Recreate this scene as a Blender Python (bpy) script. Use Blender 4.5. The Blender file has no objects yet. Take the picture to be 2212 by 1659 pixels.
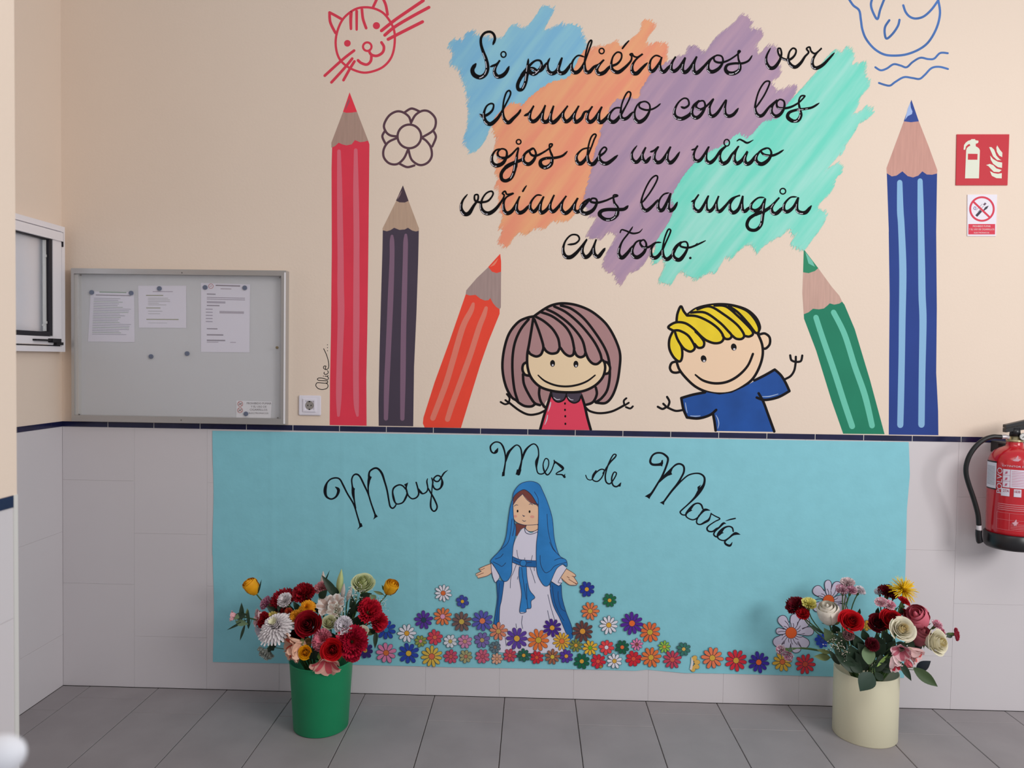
import bpy, bmesh, math, random
from mathutils import Vector, Matrix, noise
random.seed(7)
scene = bpy.context.scene
COL = scene.collection
# ------------------------------------------------------------------ camera, world, lights, exposure
F, YAW, PIT, ROL = 1617.33, -0.02769, -0.0309, 0.01469
CAM = Vector((2.01759, -3.15412, 1.43642))
FW = Vector((math.sin(YAW)*math.cos(PIT), math.cos(YAW)*math.cos(PIT), math.sin(PIT)))
_r = FW.cross(Vector((0, 0, 1))).normalized(); _u = _r.cross(FW)
RT = _r*math.cos(ROL)+_u*math.sin(ROL); UP = -_r*math.sin(ROL)+_u*math.cos(ROL)
cd = bpy.data.cameras.new('camera'); cam = bpy.data.objects.new('camera', cd); COL.objects.link(cam)
cd.sensor_width = 36; cd.lens = F*36/2212; cd.clip_start = .02
cd.dof.use_dof = True; cd.dof.focus_distance = 3.1; cd.dof.aperture_fstop = 4.2
m = Matrix((RT, UP, -FW)).transposed().to_4x4(); m.translation = CAM; cam.matrix_world = m
scene.camera = cam
w = bpy.data.worlds.new('world'); scene.world = w; w.use_nodes = True
w.node_tree.nodes['Background'].inputs[0].default_value = (.93, .95, 1.0, 1)
w.node_tree.nodes['Background'].inputs[1].default_value = .465
def area(name, loc, tgt, sx, sy, power, col):
    l = bpy.data.lights.new(name, 'AREA'); l.shape = 'RECTANGLE'; l.size = sx; l.size_y = sy
    l.energy = power; l.color = col
    o = bpy.data.objects.new(name, l); COL.objects.link(o); o.location = loc
    o.rotation_euler = (Vector(tgt)-Vector(loc)).to_track_quat('-Z', 'Y').to_euler()
area('daylight_from_doorway', (5.6, -3.6, 2.5), (3.0, 0, 1.0), 1.6, 1.4, 92, (1, .975, .96))
area('ceiling_light', (2.9, -2.3, 3.15), (2.8, -1.2, 0), 2.4, 1.2, 22, (1, .96, .92))
area('daylight_outside_window', (-1.3, -.75, 2.1), (0, -.5, 1.7), 1.2, 1.2, 26, (.93, .96, 1))
vs = scene.view_settings; vs.view_transform = 'Standard'; vs.look = 'None'; vs.gamma = 1; vs.exposure = 0
vs.use_curve_mapping = False

# ------------------------------------------------------------------ helpers
def s2l(c): return c/12.92 if c <= .04045 else ((c+.055)/1.055)**2.4
def hexc(h): return tuple(s2l(int(h[i:i+2], 16)/255) for i in (0, 2, 4))+(1,)
MC = {}
def mat(h, rough=.75, spec=.3, var=0, vs_=4, stretch=None, bump=0, bs=200, metal=0, alpha=False, coat=0, key='', h2=None):
    k = (h2, h, rough, spec, var, vs_, stretch, bump, bs, metal, alpha, coat, key)
    if k in MC: return MC[k]
    mt = bpy.data.materials.new('paint_'+h); mt.use_nodes = True
    nt = mt.node_tree; N = nt.nodes; L = nt.links; b = N['Principled BSDF']
    c = hexc(h)
    b.inputs['Base Color'].default_value = c; b.inputs['Roughness'].default_value = rough
    b.inputs['Specular IOR Level'].default_value = spec; b.inputs['Metallic'].default_value = metal
    if coat: b.inputs['Coat Weight'].default_value = coat; b.inputs['Coat Roughness'].default_value = .12
    if var or bump or alpha:
        tc = N.new('ShaderNodeTexCoord'); mp = N.new('ShaderNodeMapping'); L.new(tc.outputs['Object'], mp.inputs[0])
        if stretch: mp.vector_type = 'TEXTURE'; mp.inputs['Rotation'].default_value = (0, stretch[0], 0); mp.inputs['Scale'].default_value = (stretch[1], 1, stretch[2])
    if var:
        n = N.new('ShaderNodeTexNoise'); n.inputs['Scale'].default_value = vs_; n.inputs['Detail'].default_value = 4
        L.new(mp.outputs[0], n.inputs['Vector'])
        r = N.new('ShaderNodeValToRGB'); L.new(n.outputs['Fac'], r.inputs[0])
        r.color_ramp.elements[0].position = .3; r.color_ramp.elements[1].position = .7
        r.color_ramp.elements[0].color = tuple(x*(1-var) for x in c[:3])+(1,)
        r.color_ramp.elements[1].color = tuple(min(1, x*(1+var)) for x in c[:3])+(1,)
        L.new(r.outputs[0], b.inputs['Base Color'])
    if h2: r.color_ramp.elements[0].color = c; r.color_ramp.elements[1].color = hexc(h2); r.color_ramp.elements[0].position = .38; r.color_ramp.elements[1].position = .66
    if bump:
        n2 = N.new('ShaderNodeTexNoise'); n2.inputs['Scale'].default_value = bs; n2.inputs['Detail'].default_value = 3
        L.new(tc.outputs['Object'], n2.inputs['Vector'])
        bp = N.new('ShaderNodeBump'); bp.inputs['Strength'].default_value = bump; bp.inputs['Distance'].default_value = .002
        L.new(n2.outputs['Fac'], bp.inputs['Height']); L.new(bp.outputs[0], b.inputs['Normal'])
    if alpha:   # brush-edge: the paint layer thins out at its rim
        at = N.new('ShaderNodeAttribute'); at.attribute_name = 'cover'
        n3 = N.new('ShaderNodeTexNoise'); n3.inputs['Scale'].default_value = 60; n3.inputs['Detail'].default_value = 3
        mp3 = N.new('ShaderNodeMapping'); L.new(tc.outputs['Object'], mp3.inputs[0])
        mp3.vector_type = 'TEXTURE'; mp3.inputs['Rotation'].default_value = (0, math.radians(-52), 0); mp3.inputs['Scale'].default_value = (7, 1, 1)
        L.new(mp3.outputs[0], n3.inputs['Vector'])
        ma = N.new('ShaderNodeMath'); ma.operation = 'MULTIPLY_ADD'; L.new(n3.outputs['Fac'], ma.inputs[0]); ma.inputs[1].default_value = .9; ma.inputs[2].default_value = -.45
        ad = N.new('ShaderNodeMath'); ad.operation = 'ADD'; L.new(at.outputs['Fac'], ad.inputs[0]); L.new(ma.outputs[0], ad.inputs[1])
        mr = N.new('ShaderNodeMapRange'); mr.inputs['From Min'].default_value = .15; mr.inputs['From Max'].default_value = .8
        L.new(ad.outputs[0], mr.inputs['Value']); L.new(mr.outputs[0], b.inputs['Alpha'])
    MC[k] = mt
    return mt
def glass_mat(name, h, rough, alpha):
    mt = bpy.data.materials.new(name); mt.use_nodes = True; b = mt.node_tree.nodes['Principled BSDF']
    b.inputs['Base Color'].default_value = hexc(h); b.inputs['Roughness'].default_value = rough; b.inputs['Alpha'].default_value = alpha
    return mt
def ray(px, py): return FW+RT*((px-1106)/F)-UP*((py-829.5)/F)
def on(ax, v, px, py):
    d = ray(px, py); return CAM+d*((v-CAM[ax])/d[ax])
def U(px, py, y=0.): return on(1, y, px, py)
WLOC = {}
def new(name, verts, faces, mats, parent=None, mi=None, smooth=False, label=None, kind=None):
    me = bpy.data.meshes.new(name); me.from_pydata([tuple(v) for v in verts], [], faces)
    for x in (mats if isinstance(mats, (list, tuple)) else [mats]): me.materials.append(x)
    if mi: me.polygons.foreach_set('material_index', mi)
    if smooth: me.polygons.foreach_set('use_smooth', [True]*len(faces))
    me.update()
    o = bpy.data.objects.new(name, me); COL.objects.link(o); WLOC[o] = Vector((0, 0, 0))
    par(o, parent)
    if label: o['label'] = label
    if kind: o['kind'] = kind
    return o
def par(o, parent):
    if parent:
        o.parent = parent; o.matrix_parent_inverse = Matrix.Translation(-WLOC[parent])
def empty(name, loc, label, cat, group=None):
    o = bpy.data.objects.new(name, None); COL.objects.link(o); o.location = loc; o.empty_display_size = .02
    WLOC[o] = Vector(loc); tag(o, label, cat, group); return o
def tag(o, label, cat, group=None):
    o['label'] = label; o['category'] = cat
    if group: o['group'] = group
    return o
BF = [(0, 1, 3, 2), (4, 6, 7, 5), (0, 4, 5, 1), (2, 3, 7, 6), (0, 2, 6, 4), (1, 5, 7, 3)]
class MB:
    def __init__(s): s.v = []; s.f = []; s.m = []
    def add(s, v, f, m=0):
        b = len(s.v); s.v += [Vector(x) for x in v]; s.f += [tuple(b+i for i in q) for q in f]; s.m += [m]*len(f)
    def box(s, a, b, m=0):
        s.add([(x, y, z) for x in (a[0], b[0]) for y in (a[1], b[1]) for z in (a[2], b[2])], BF, m); return s
    def tube(s, pts, r, n=8, m=0, cap=True):
        pts = [Vector(p) for p in pts]; rr = r if isinstance(r, (list, tuple)) else [r]*len(pts)
        V = []; t0 = (pts[1]-pts[0]).normalized(); a = t0.orthogonal().normalized()
        for i, p in enumerate(pts):
            t = (pts[min(i+1, len(pts)-1)]-pts[max(i-1, 0)]).normalized()
            a = (a-t*a.dot(t)).normalized(); b = t.cross(a)
            V += [p+(a*math.cos(2*math.pi*k/n)+b*math.sin(2*math.pi*k/n))*rr[i] for k in range(n)]
        fs = [(i*n+k, i*n+(k+1) % n, (i+1)*n+(k+1) % n, (i+1)*n+k) for i in range(len(pts)-1) for k in range(n)]
        if cap: fs += [tuple(range(n-1, -1, -1)), tuple((len(pts)-1)*n+k for k in range(n))]
        s.add(V, fs, m); return s
    def lathe(s, c, prof, n=48, m=0, sx=1, sy=1, rot=0, top=False, bot=True):
        V = []
        for r, z in prof:
            for k in range(n):
                t = 2*math.pi*k/n; x, y = r*sx*math.cos(t), r*sy*math.sin(t)
                V.append((c[0]+x*math.cos(rot)-y*math.sin(rot), c[1]+x*math.sin(rot)+y*math.cos(rot), c[2]+z))
        fs = [(i*n+k, i*n+(k+1) % n, (i+1)*n+(k+1) % n, (i+1)*n+k) for i in range(len(prof)-1) for k in range(n)]
        if bot: fs.append(tuple(range(n-1, -1, -1)))
        if top: fs.append(tuple((len(prof)-1)*n+k for k in range(n)))
        s.add(V, fs, m); return s
    def build(s, name, mats, parent=None, smooth=False, label=None, kind=None):
        return new(name, s.v, s.f, mats, parent, s.m, smooth, label, kind)
def box(name, a, b, mt, parent=None, label=None): return MB().box(a, b).build(name, mt, parent, label=label)
def tile(name, a, b, mt, parent, ax, bev=.0004):
    """tile with a bevelled face; ax = index of the axis the face looks along, b[ax] is the face"""
    u, v = [i for i in range(3) if i != ax]
    V = []
    for d, ins in ((a[ax], 0), (b[ax]-(bev if b[ax] > a[ax] else -bev), 0), (b[ax], bev)):
        for (su, sv) in ((0, 0), (1, 0), (1, 1), (0, 1)):
            p = [0, 0, 0]; p[ax] = d
            p[u] = (b[u]-ins) if su else (a[u]+ins); p[v] = (b[v]-ins) if sv else (a[v]+ins)
            V.append(p)
    fs = [(8, 9, 10, 11)]
    for l in (0, 4): fs += [(l+k, l+(k+1) % 4, l+4+(k+1) % 4, l+4+k) for k in range(4)]
    return new(name, V, fs, mt, parent)

# ---- flat art helpers (paint on the wall, print on paper)
def P(s, G=None):
    """'x,y[,w] ...' -> list of tuples in photo pixels through crop G=(ox,oy,scale)"""
    out = []
    for t in s.split():
        q = [float(x) for x in t.split(',')]
        if G: q = [G[0]+q[0]/G[2], G[1]+q[1]/G[2]]+[x/G[2] for x in q[2:]]
        out.append(tuple(q))
    return out
def cat(p, closed=False, n=6):
    L = len(p); out = []
    if L < 3 and not closed: return list(p)
    rng = range(L) if closed else range(L-1)
    for i in rng:
        if closed: a, b, c, d = p[(i-1) % L], p[i], p[(i+1) % L], p[(i+2) % L]
        else: a, b, c, d = p[max(i-1, 0)], p[i], p[i+1], p[min(i+2, L-1)]
        for k in range(n):
            t = k/n
            out.append(tuple(.5*((2*b[j])+(-a[j]+c[j])*t+(2*a[j]-5*b[j]+4*c[j]-d[j])*t*t+(-a[j]+3*b[j]-3*c[j]+d[j])*t**3) for j in range(len(b))))
    if not closed: out.append(tuple(p[-1]))
    return out
class Art:
    STEP = .00005
    def __init__(s, y, proj=None): s.y = y; s.k = 0; s.c = 0; s.v = []; s.f = []; s.mi = []; s.ms = []; s.proj = proj or U
    def mm(s, m):
        if m not in s.ms: s.ms.append(m)
        return s.ms.index(m)
    def add(s, pts, faces, m, lift=True):
        if lift: s.k += 1
        s.c += 1; y = s.y*(.15 if abs(s.y) < .0035 else 1)-s.k*s.STEP-s.c*4e-7; b = len(s.v)
        s.v += [s.proj(p[0], p[1], y-(p[2] if len(p) > 2 else 0)) for p in pts]; s.f += [tuple(b+i for i in f) for f in faces]; s.mi += [s.mm(m)]*len(faces)
    def fill(s, pts, m, sm=True, n=5, lift=True):
        q = cat([p[:2] for p in pts], True, n) if sm else [p[:2] for p in pts]
        from mathutils.geometry import tessellate_polygon
        tr = tessellate_polygon([[Vector((x, y, 0)) for x, y in q]])
        s.add(q, [tuple(t) for t in tr], m, lift); return s
    def ell(s, cx, cy, rx, ry, m, rot=0, n=24, lift=True):
        q = [(cx+rx*math.cos(t)*math.cos(rot)-ry*math.sin(t)*math.sin(rot), cy+rx*math.cos(t)*math.sin(rot)+ry*math.sin(t)*math.cos(rot)) for t in [2*math.pi*k/n for k in range(n)]]
        s.add(q, [tuple(range(n))], m, lift); return s
    def stroke(s, pts, w, m, sm=True, closed=False, n=6, lift=True, cap=True):
        q = [(p[0], p[1], p[2] if len(p) > 2 else w) for p in pts]
        if sm: q = cat(q, closed, n)
        if closed: q = q+[q[0]]
        L = len(q); V = []; Fs = []
        for i, (x, y, ww) in enumerate(q):
            if closed and i in (0, L-1): a, b = q[L-2], q[1]
            else: a, b = q[max(i-1, 0)], q[min(i+1, L-1)]
            dx, dy = b[0]-a[0], b[1]-a[1]; l = math.hypot(dx, dy) or 1
            nx, ny = -dy/l*ww/2, dx/l*ww/2
            V += [(x+nx, y+ny, i*8e-7), (x-nx, y-ny, i*8e-7)]
            if i: Fs.append((2*i-2, 2*i-1, 2*i+1, 2*i))
        if cap and not closed:
            for e, sg in ((0, -1), (L-1, 1)):
                x, y, ww = q[e]; b = len(V); r = abs(ww)/2
                V += [(x+r*math.cos(2*math.pi*k/10), y+r*math.sin(2*math.pi*k/10), e*8e-7+3e-6) for k in range(10)]
                Fs.append(tuple(range(b, b+10)))
        s.add(V, Fs, m, lift); return s
    def build(s, name, parent, label=None): return new(name, s.v, s.f, s.ms, parent, s.mi, label=label)
    def halves(s, name, parent, px):
        """a left and a right piece, told apart at photo column px"""
        X = s.proj(px, 900, 0).x
        for side in (0, 1):
            fs = [(f, m) for f, m in zip(s.f, s.mi) if (sum(s.v[i].x for i in f)/len(f) > X) == bool(side)]
            ids = sorted({i for f, _ in fs for i in f}); rm = {i: k for k, i in enumerate(ids)}
            new(name, [s.v[i] for i in ids], [tuple(rm[i] for i in f) for f, _ in fs], s.ms, parent, [m for _, m in fs])
def text_px(body, x, y, wpx, hpx, ang, m, art, lift=True):
    """draws a line of text with its baseline start at pixel x,y, wpx wide and hpx high, into an Art"""
    cu = bpy.data.curves.new('t', 'FONT'); cu.body = body; cu.resolution_u = 2
    ob = bpy.data.objects.new('t', cu); COL.objects.link(ob)
    dg = bpy.context.evaluated_depsgraph_get(); me = bpy.data.meshes.new_from_object(ob.evaluated_get(dg))
    vv = [v.co.copy() for v in me.vertices]; ff = [tuple(p.vertices) for p in me.polygons]
    bpy.data.objects.remove(ob); bpy.data.curves.remove(cu); bpy.data.meshes.remove(me)
    if not vv: return
    x0 = min(v.x for v in vv); x1 = max(v.x for v in vv); y1 = max(v.y for v in vv)
    c, s_ = math.cos(ang), math.sin(ang); su = wpx/(x1-x0); sv = hpx/y1
    art.add([(x+(v.x-x0)*su*c+v.y*sv*s_, y+(v.x-x0)*su*s_-v.y*sv*c) for v in vv], ff, m, lift)

# ------------------------------------------------------------------ structure
H, HB = 1.149, 1.1265
PLASTER = mat('ecdac9', .9, .2, var=.015, vs_=1.5, bump=.25, bs=90)
TILE = mat('d6d1d4', .35, .4, var=.01, vs_=3)
GROUT = mat('c9c4c5', .9, .1)
NAVY = mat('191c42', .18, .5, var=.25, vs_=9, key='n')
def structure(o): o['kind'] = 'structure'; return o
# back wall, left wall (with a window opening), near wall end
wb = structure(MB().box((-.15, .0, H), (5.2, .15, 3.4)).box((-.15, .0014, 0), (5.2, .15, H), 1).build('wall_back', [PLASTER, GROUT]))
WY0, WY1, WZ0, WZ1 = -.95, -.05, 1.46, 1.96
wl = MB()
wl.box((-.15, -3.4, WZ1), (0, 0, 3.4)).box((-.15, -3.4, H), (0, 0, WZ0)).box((-.15, WY1, WZ0), (0, 0, WZ1)).box((-.15, -3.4, WZ0), (0, WY0, WZ1))
wl.box((-.15, -3.4, 0), (-.0014, 0, H), 1)
wl = structure(wl.build('wall_left', [PLASTER, GROUT]))
NX, NY = .967, -1.66
wn = structure(MB().box((.80, -3.6, H), (NX, NY, 3.4)).box((.806, -3.6, 0), (NX-.006, NY-.006, H), 1).build('wall_front', [PLASTER, GROUT]))
g = .0003
def wall_rows(col): return ([0, .4485, .897, HB] if col % 2 == 0 else [0, .224, .6715, HB])
xs = [0.]+[.3135+.31627*i for i in range(16)]
for c in range(len(xs)-1):
    zr = wall_rows(c)
    for a, b in zip(zr, zr[1:]): tile('wall_tile', (xs[c]+g, .006, a+g), (min(xs[c+1], 5.2)-g, 0, b-g), TILE, wb, 1)
ys = [0, -.30, -.616, -.932, -1.25, -1.56]
for c in range(len(ys)-1):
    zr = wall_rows(c+1)
    for a, b in zip(zr, zr[1:]): tile('wall_tile', (-.006, ys[c+1]+g, a+g), (0, ys[c]-g, b-g), TILE, wl, 0)
box('joint_strip', (0, -.0008, HB), (5.2, .006, H), mat('f2efe8', .8), wb)
for i in range(26): tile('border_tile', (i*.2+.0013, .004, HB+g), ((i+1)*.2-.0013, -.002, H), NAVY, wb, 1)
by = [0, -.075]+[-.075-.2*(k+1) for k in range(7)]
for a, b in zip(by, by[1:]): tile('border_tile', (-.006, b+g*1.3, HB+g), (.002, a-g*1.3, H), NAVY, wl, 0)
ny = [NY-.004, NY-.316, NY-.632, NY-.948, NY-1.264]
for c in range(4):
    for a, b in zip(wall_rows(c), wall_rows(c)[1:]): tile('wall_tile', (NX-.006, ny[c+1]+g, a+g), (NX, ny[c]-g, b-g), TILE, wn, 0)
nb = [NY-.012-.2*k for k in range(8)]
for a, b in zip(nb, nb[1:]): tile('border_tile', (NX-.006, b+g, HB-.002), (NX+.002, a-g, H), NAVY, wn, 0)
box('edge_strip', (NX-.004, NY-.012, 0), (NX+.002, NY, H), mat('d9d8d4', .5), wn)
FLT = mat('989294', .55, .35, var=.07, vs_=5, bump=.15, bs=60)
fl = structure(MB().box((-.15, -3.6, -.1), (5.2, .15, -.004)).build('floor', mat('3f3835', .9, .1)))
fg = .0014
fx = [0]+[.42027+.29965*i for i in range(-1, 17)]
for c in range(len(fx)-1):
    i = c-1                      # seam index at the left edge of this row
    st = -.109 if (i-1) % 2 == 1 else -.224
    yy = [-.002]+[st-.6*k for k in range(6)]
    for a, b in zip(yy, yy[1:]):
        if b < -3.5: break
        tile('floor_tile', (fx[c]+fg, b+fg, -.01), (fx[c+1]-fg, a-fg, 0), FLT, fl, 2, .0015)

# ------------------------------------------------------------------ window in the left wall
WH = mat('f2eef2', .35, .4); RUB = mat('2b2930', .5)
wi = structure(bpy.data.objects.new('window_1', None)); COL.objects.link(wi); wi.location = (0, -.5, 1.7); WLOC[wi] = Vector((0, -.5, 1.7))
fr = MB(); y0, y1, z0, z1 = -.96, -.04, 1.4465, 1.9705
fr.box((-.02, y0, z1-.022), (.04, y1, z1)).box((-.02, y0, z0), (.04, y1, z0+.022)).box((-.02, y1-.02, z0+.022), (.04, y1, z1-.022)).box((-.02, y0, z0+.022), (.04, y0+.02, z1-.022))
fr.build('window_frame', WH, wi)
sh = MB(); sy1, sz0, sz1 = -.066, 1.476, 1.942
sh.box((-.01, y0+.03, sz1-.036), (.05, sy1, sz1)).box((-.01, y0+.03, sz0), (.042, sy1, sz0+.032)).box((-.01, sy1-.056, sz0+.032), (.042, sy1, sz1-.036))
sh.build('sash', WH, wi)
sl = MB(); sl.box((-.01, -.143, 1.512), (.040, -.124, 1.905)).box((-.01, y0+.05, 1.509), (.040, -.143, 1.527)).box((-.01, y0+.05, 1.902), (.036, -.143, 1.906))
sl.build('rubber_seal', RUB, wi)
MB().box((.0, y0+.03, 1.4695), (.041, -.075, 1.4745)).build('track', RUB, wi)
hd = MB(); hd.box((.042, -.25, 1.489), (.058, -.12, 1.496)).box((.042, -.155, 1.484), (.062, -.1, 1.500)).box((.04, -.12, 1.474), (.055, -.075, 1.486))
hd.build('handle', mat('1d1b20', .4), wi)
MB().box((.04, -.0635, 1.885), (.046, -.0585, 1.945)).box((.04, -.068, 1.905), (.046, -.06, 1.915)).build('hinge', RUB, wi)
fro = bpy.data.materials.new('frosted_glass'); fro.use_nodes = True
b = fro.node_tree.nodes['Principled BSDF']; b.inputs['Base Color'].default_value = (.86, .87, .93, 1); b.inputs['Roughness'].default_value = .45
b.inputs['Transmission Weight'].default_value = .85
MB().box((.012, y0+.04, 1.522), (.018, -.14, 1.905)).build('pane', fro, wi)
MB().box((.03, -.158, 1.56), (.036, -.150, 1.57)).box((.03, -.175, 1.55), (.036, -.168, 1.556)).box((.03, -.158, 1.83), (.036, -.152, 1.84)).box((.018, -.152, 1.53), (.03, -.146, 1.90)).build('pane_clip', mat('c9c9c6', .4), wi)

# ------------------------------------------------------------------ the mural on the back wall
mural = empty('mural', (2.2, 0, 1.8), 'mural of pencils, two children and a Spanish quote painted on the back wall', 'mural')
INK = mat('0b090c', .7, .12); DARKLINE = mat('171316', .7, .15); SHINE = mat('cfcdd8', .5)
GA, GB, GC, GD = (960, 0, 4.424), (1400, 0, 4.424), (960, 300, 4.424), (1400, 300, 4.424)
def mixh(a, b, t): return ''.join('%02x' % round(int(a[i:i+2], 16)*(1-t)+int(b[i:i+2], 16)*t) for i in (0, 2, 4))
POLYS = []
def inside(x, y, q):
    c = False
    for (x1, y1), (x2, y2) in zip(q, q[1:]+q[:1]):
        if (y1 > y) != (y2 > y) and x < (x2-x1)*(y-y1)/(y2-y1)+x1: c = not c
    return c
def patch(segs, h, y, label, h2=None):
    pts = []
    for G, s in segs: pts += P(s, G)
    q = cat(pts, True, 5)
    R = random.Random(len(q)); dx, dy = .60, -.80
    q = [(x+dx*j, y_+dy*j) for (x, y_), j in zip(q, [R.uniform(-2.5, 2.5) for _ in q])]
    kw = dict(h2=h2, var=.09, vs_=7, stretch=(math.radians(-53), 3.5, .35))
    A = Art(y); A.k = 4*len(POLYS); A.fill(q, mat(h, .85, .2, **kw), sm=False)
    cols = [mat(h, .85, .2, **kw), mat(mixh(h, 'ecdac9', .3), .85, .2, **kw), mat(mixh(h, 'ecdac9', .55), .85, .2, **kw)]
    A.k += 2
    for i in range(len(q)):
        x, y_ = q[i]; x2, y2 = q[(i+1) % len(q)]; d = math.hypot(x2-x, y2-y_)
        for _ in range(max(1, round(d/2.6))):
            t = R.random(); k = R.choice((0, 0, 1, 1, 2)); l = R.uniform(5, 15)*(1.15 if k else .9); sh = R.uniform(-3, 3)*(1.2 if k else .8); w_ = R.uniform(1.2, 3.2)
            a, b = x+(x2-x)*t+dx*sh, y_+(y2-y_)*t+dy*sh
            if k and any(inside(a+e, b+f, Q) for Q in POLYS for e, f in ((0, 0), (14, 0), (-14, 0), (0, 14), (0, -14))): k = 0; l = min(l, 8)
            A.add([(a-dx*l/2, b-dy*l/2), (a-dy*w_/2*-1, b+dx*w_/2*-1), (a+dx*l/2, b+dy*l/2), (a+dy*w_/2*-1, b-dx*w_/2*-1)], [(0, 1, 2, 3)], cols[k], lift=False)
    A.build('paint_patch', mural, label); POLYS.append(q)
patch([(GA, '40,430 90,385 180,380 200,330 260,300 330,345 450,360 550,370 640,250 770,270 890,130 940,60 1040,90 1010,170 950,290 1090,240 1160,240 1280,250 1320,330 1350,420 1330,500 1280,600 1230,680 1170,765 1080,790 960,850 860,920 800,980 740,1020 640,1080 520,1150 440,1210 380,1350 310,1430 240,1450 200,1380 190,1320 225,1200 230,1050 215,900 180,780 130,660 60,600 80,520')], '84c0e2', -.0006, 'sky blue brushed paint patch behind the word Si', h2='96cfe2')
patch([(GA, '500,1110 640,990 740,1010 820,930 1000,800 1180,745 1260,620 1340,480 1450,450 1560,430 1650,400 1700,460 1780,380 1880,290 1900,200 2020,240 1960,330 1920,400 1970,430 2060,400 2120,430 2130,520 2090,640 2000,760 1920,900 1870,980 1680,1010 1600,1160 1500,1300'), (GC, '1450,280 1400,410 1370,570 1240,720 1180,770 1040,780 960,850 860,850 800,900 700,900 650,960 600,1025 515,980 560,880 530,840 560,760 530,640 520,480 480,470 510,380 490,290 520,200 480,100 500,20'), (GA, '480,1270 460,1200')], 'f29c7e', -.0012, 'orange brushed paint patch behind the words mundo and ojos', h2='f4b184')
patch([(GB, '20,720 110,640 250,560 360,520 380,450 450,440 540,500 640,370 770,260 840,200 900,140 990,215 970,260 1080,300 1080,370 1030,420 1060,520 1130,450 1200,440 1240,500 1250,600 1260,720 1180,780 1240,860 1380,830 1420,850 1340,1000 1270,1130 1150,1200 1060,1270 990,1330 900,1330 800,1380'), (GD, '760,60 660,140 560,220 430,320 330,450 280,560 300,620 250,780 170,840 100,980 20,1070'), (GC, '1940,1130 1900,1200 1840,1250 1760,1280 1690,1390 1640,1340 1620,1270 1560,1270 1520,1190 1560,1080 1640,930 1560,890 1500,950 1370,930 1400,850 1460,740 1400,740 1350,640 1350,540 1380,400 1420,260 1450,100 1500,-30'), (GA, '1500,1240 1560,1110 1640,960 1850,940 1880,860 1930,780')], 'ac92ae', -.0018, 'mauve brushed paint patch in the middle of the lettering', h2='bf9fb4')
patch([(GB, '740,1380 850,1290 960,1320 1100,1170 1250,1130 1330,1000 1450,870 1600,700 1700,560 1790,490 1850,510 1900,450 1970,540 1940,620 2070,600 2070,700 2100,780 2110,830 2020,930 2000,1010 1960,1090 2040,1060 2100,1010 2150,1080 2060,1150 2010,1180 1960,1280 1890,1380 1850,1470'), (GD, '1870,60 1830,140 1700,300 1810,235 1855,310 1790,380 1750,500 1620,640 1700,720 1650,850 1560,970 1500,1050 1440,1045 1370,1000 1400,930 1340,860 1290,910 1180,970 1080,1040 1050,1080 1000,1020 960,1000 860,1070 800,1135 740,1120 690,1200 640,1280 580,1270 500,1320 430,1330 310,1260 250,1340 210,1385 110,1350 170,1200 130,1150 60,1180 60,1080 100,950 200,800 260,650 230,560 300,420 400,280 520,180 620,110')], '78dfca', -.0024, 'turquoise brushed paint patch behind the word magia', h2='a3e6d8')

def word(name, G, strokes, top, base, label, rings=(), segs=(), thin=16, thick=39):
    A = Art(-.0034); A.k = 20; sc = G[2]; hl = []
    for s in strokes:
        q = cat([p[:2] for p in P(s, G)], False, 7); o = []
        for (x, y) in q:
            gy = (y-G[1])*sc; t = min(1, max(0, (gy-top)/(base-top)))
            if gy > base+25: t = .8
            o.append((x, y, (thin+(thick-thin)*t**1.4)/sc))
        for k in range(len(o)):
            if k < 3: o[k] = (o[k][0], o[k][1], o[k][2]*(.45+.18*k))
            if k > len(o)-4: o[k] = (o[k][0], o[k][1], o[k][2]*(.45+.18*(len(o)-1-k)))
        A.stroke(o, 1, INK, sm=False, lift=False)
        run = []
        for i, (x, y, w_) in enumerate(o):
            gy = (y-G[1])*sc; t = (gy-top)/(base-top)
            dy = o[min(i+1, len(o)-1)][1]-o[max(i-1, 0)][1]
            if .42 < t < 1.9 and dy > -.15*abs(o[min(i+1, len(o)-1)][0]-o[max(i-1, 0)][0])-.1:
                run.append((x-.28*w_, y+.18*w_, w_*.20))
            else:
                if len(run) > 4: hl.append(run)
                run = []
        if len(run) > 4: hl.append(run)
    for x, y, rx, ry in rings:
        A.stroke([(G[0]+(x+rx*math.cos(t))/sc, G[1]+(y+ry*math.sin(t))/sc) for t in [2*math.pi*k/14 for k in range(14)]], 13/sc, INK, closed=True, n=2, lift=False)
    for s in segs: A.stroke(P(s, G), 1, INK, lift=False)
    ob = A.build(name, mural, label)
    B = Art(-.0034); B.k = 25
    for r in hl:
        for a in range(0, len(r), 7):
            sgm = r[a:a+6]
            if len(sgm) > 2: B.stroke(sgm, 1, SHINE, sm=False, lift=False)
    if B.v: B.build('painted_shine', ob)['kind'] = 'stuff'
W = 'painted_word'
word(W, GA, ['465,425 483,370 470,325 435,303 385,315 352,360 350,420 370,490 400,570 412,650 390,710 340,738 285,715 268,665 300,610'], 330, 720, 'large black script letter S of Si over the blue patch', thin=23, thick=42)
word(W, GA, ['440,637 500,612 530,575 490,640 480,690 505,730 550,725 590,690 618,635'], 560, 720, 'black script letter i of Si with a ring dot', rings=[(565, 520, 24, 27)])
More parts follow.
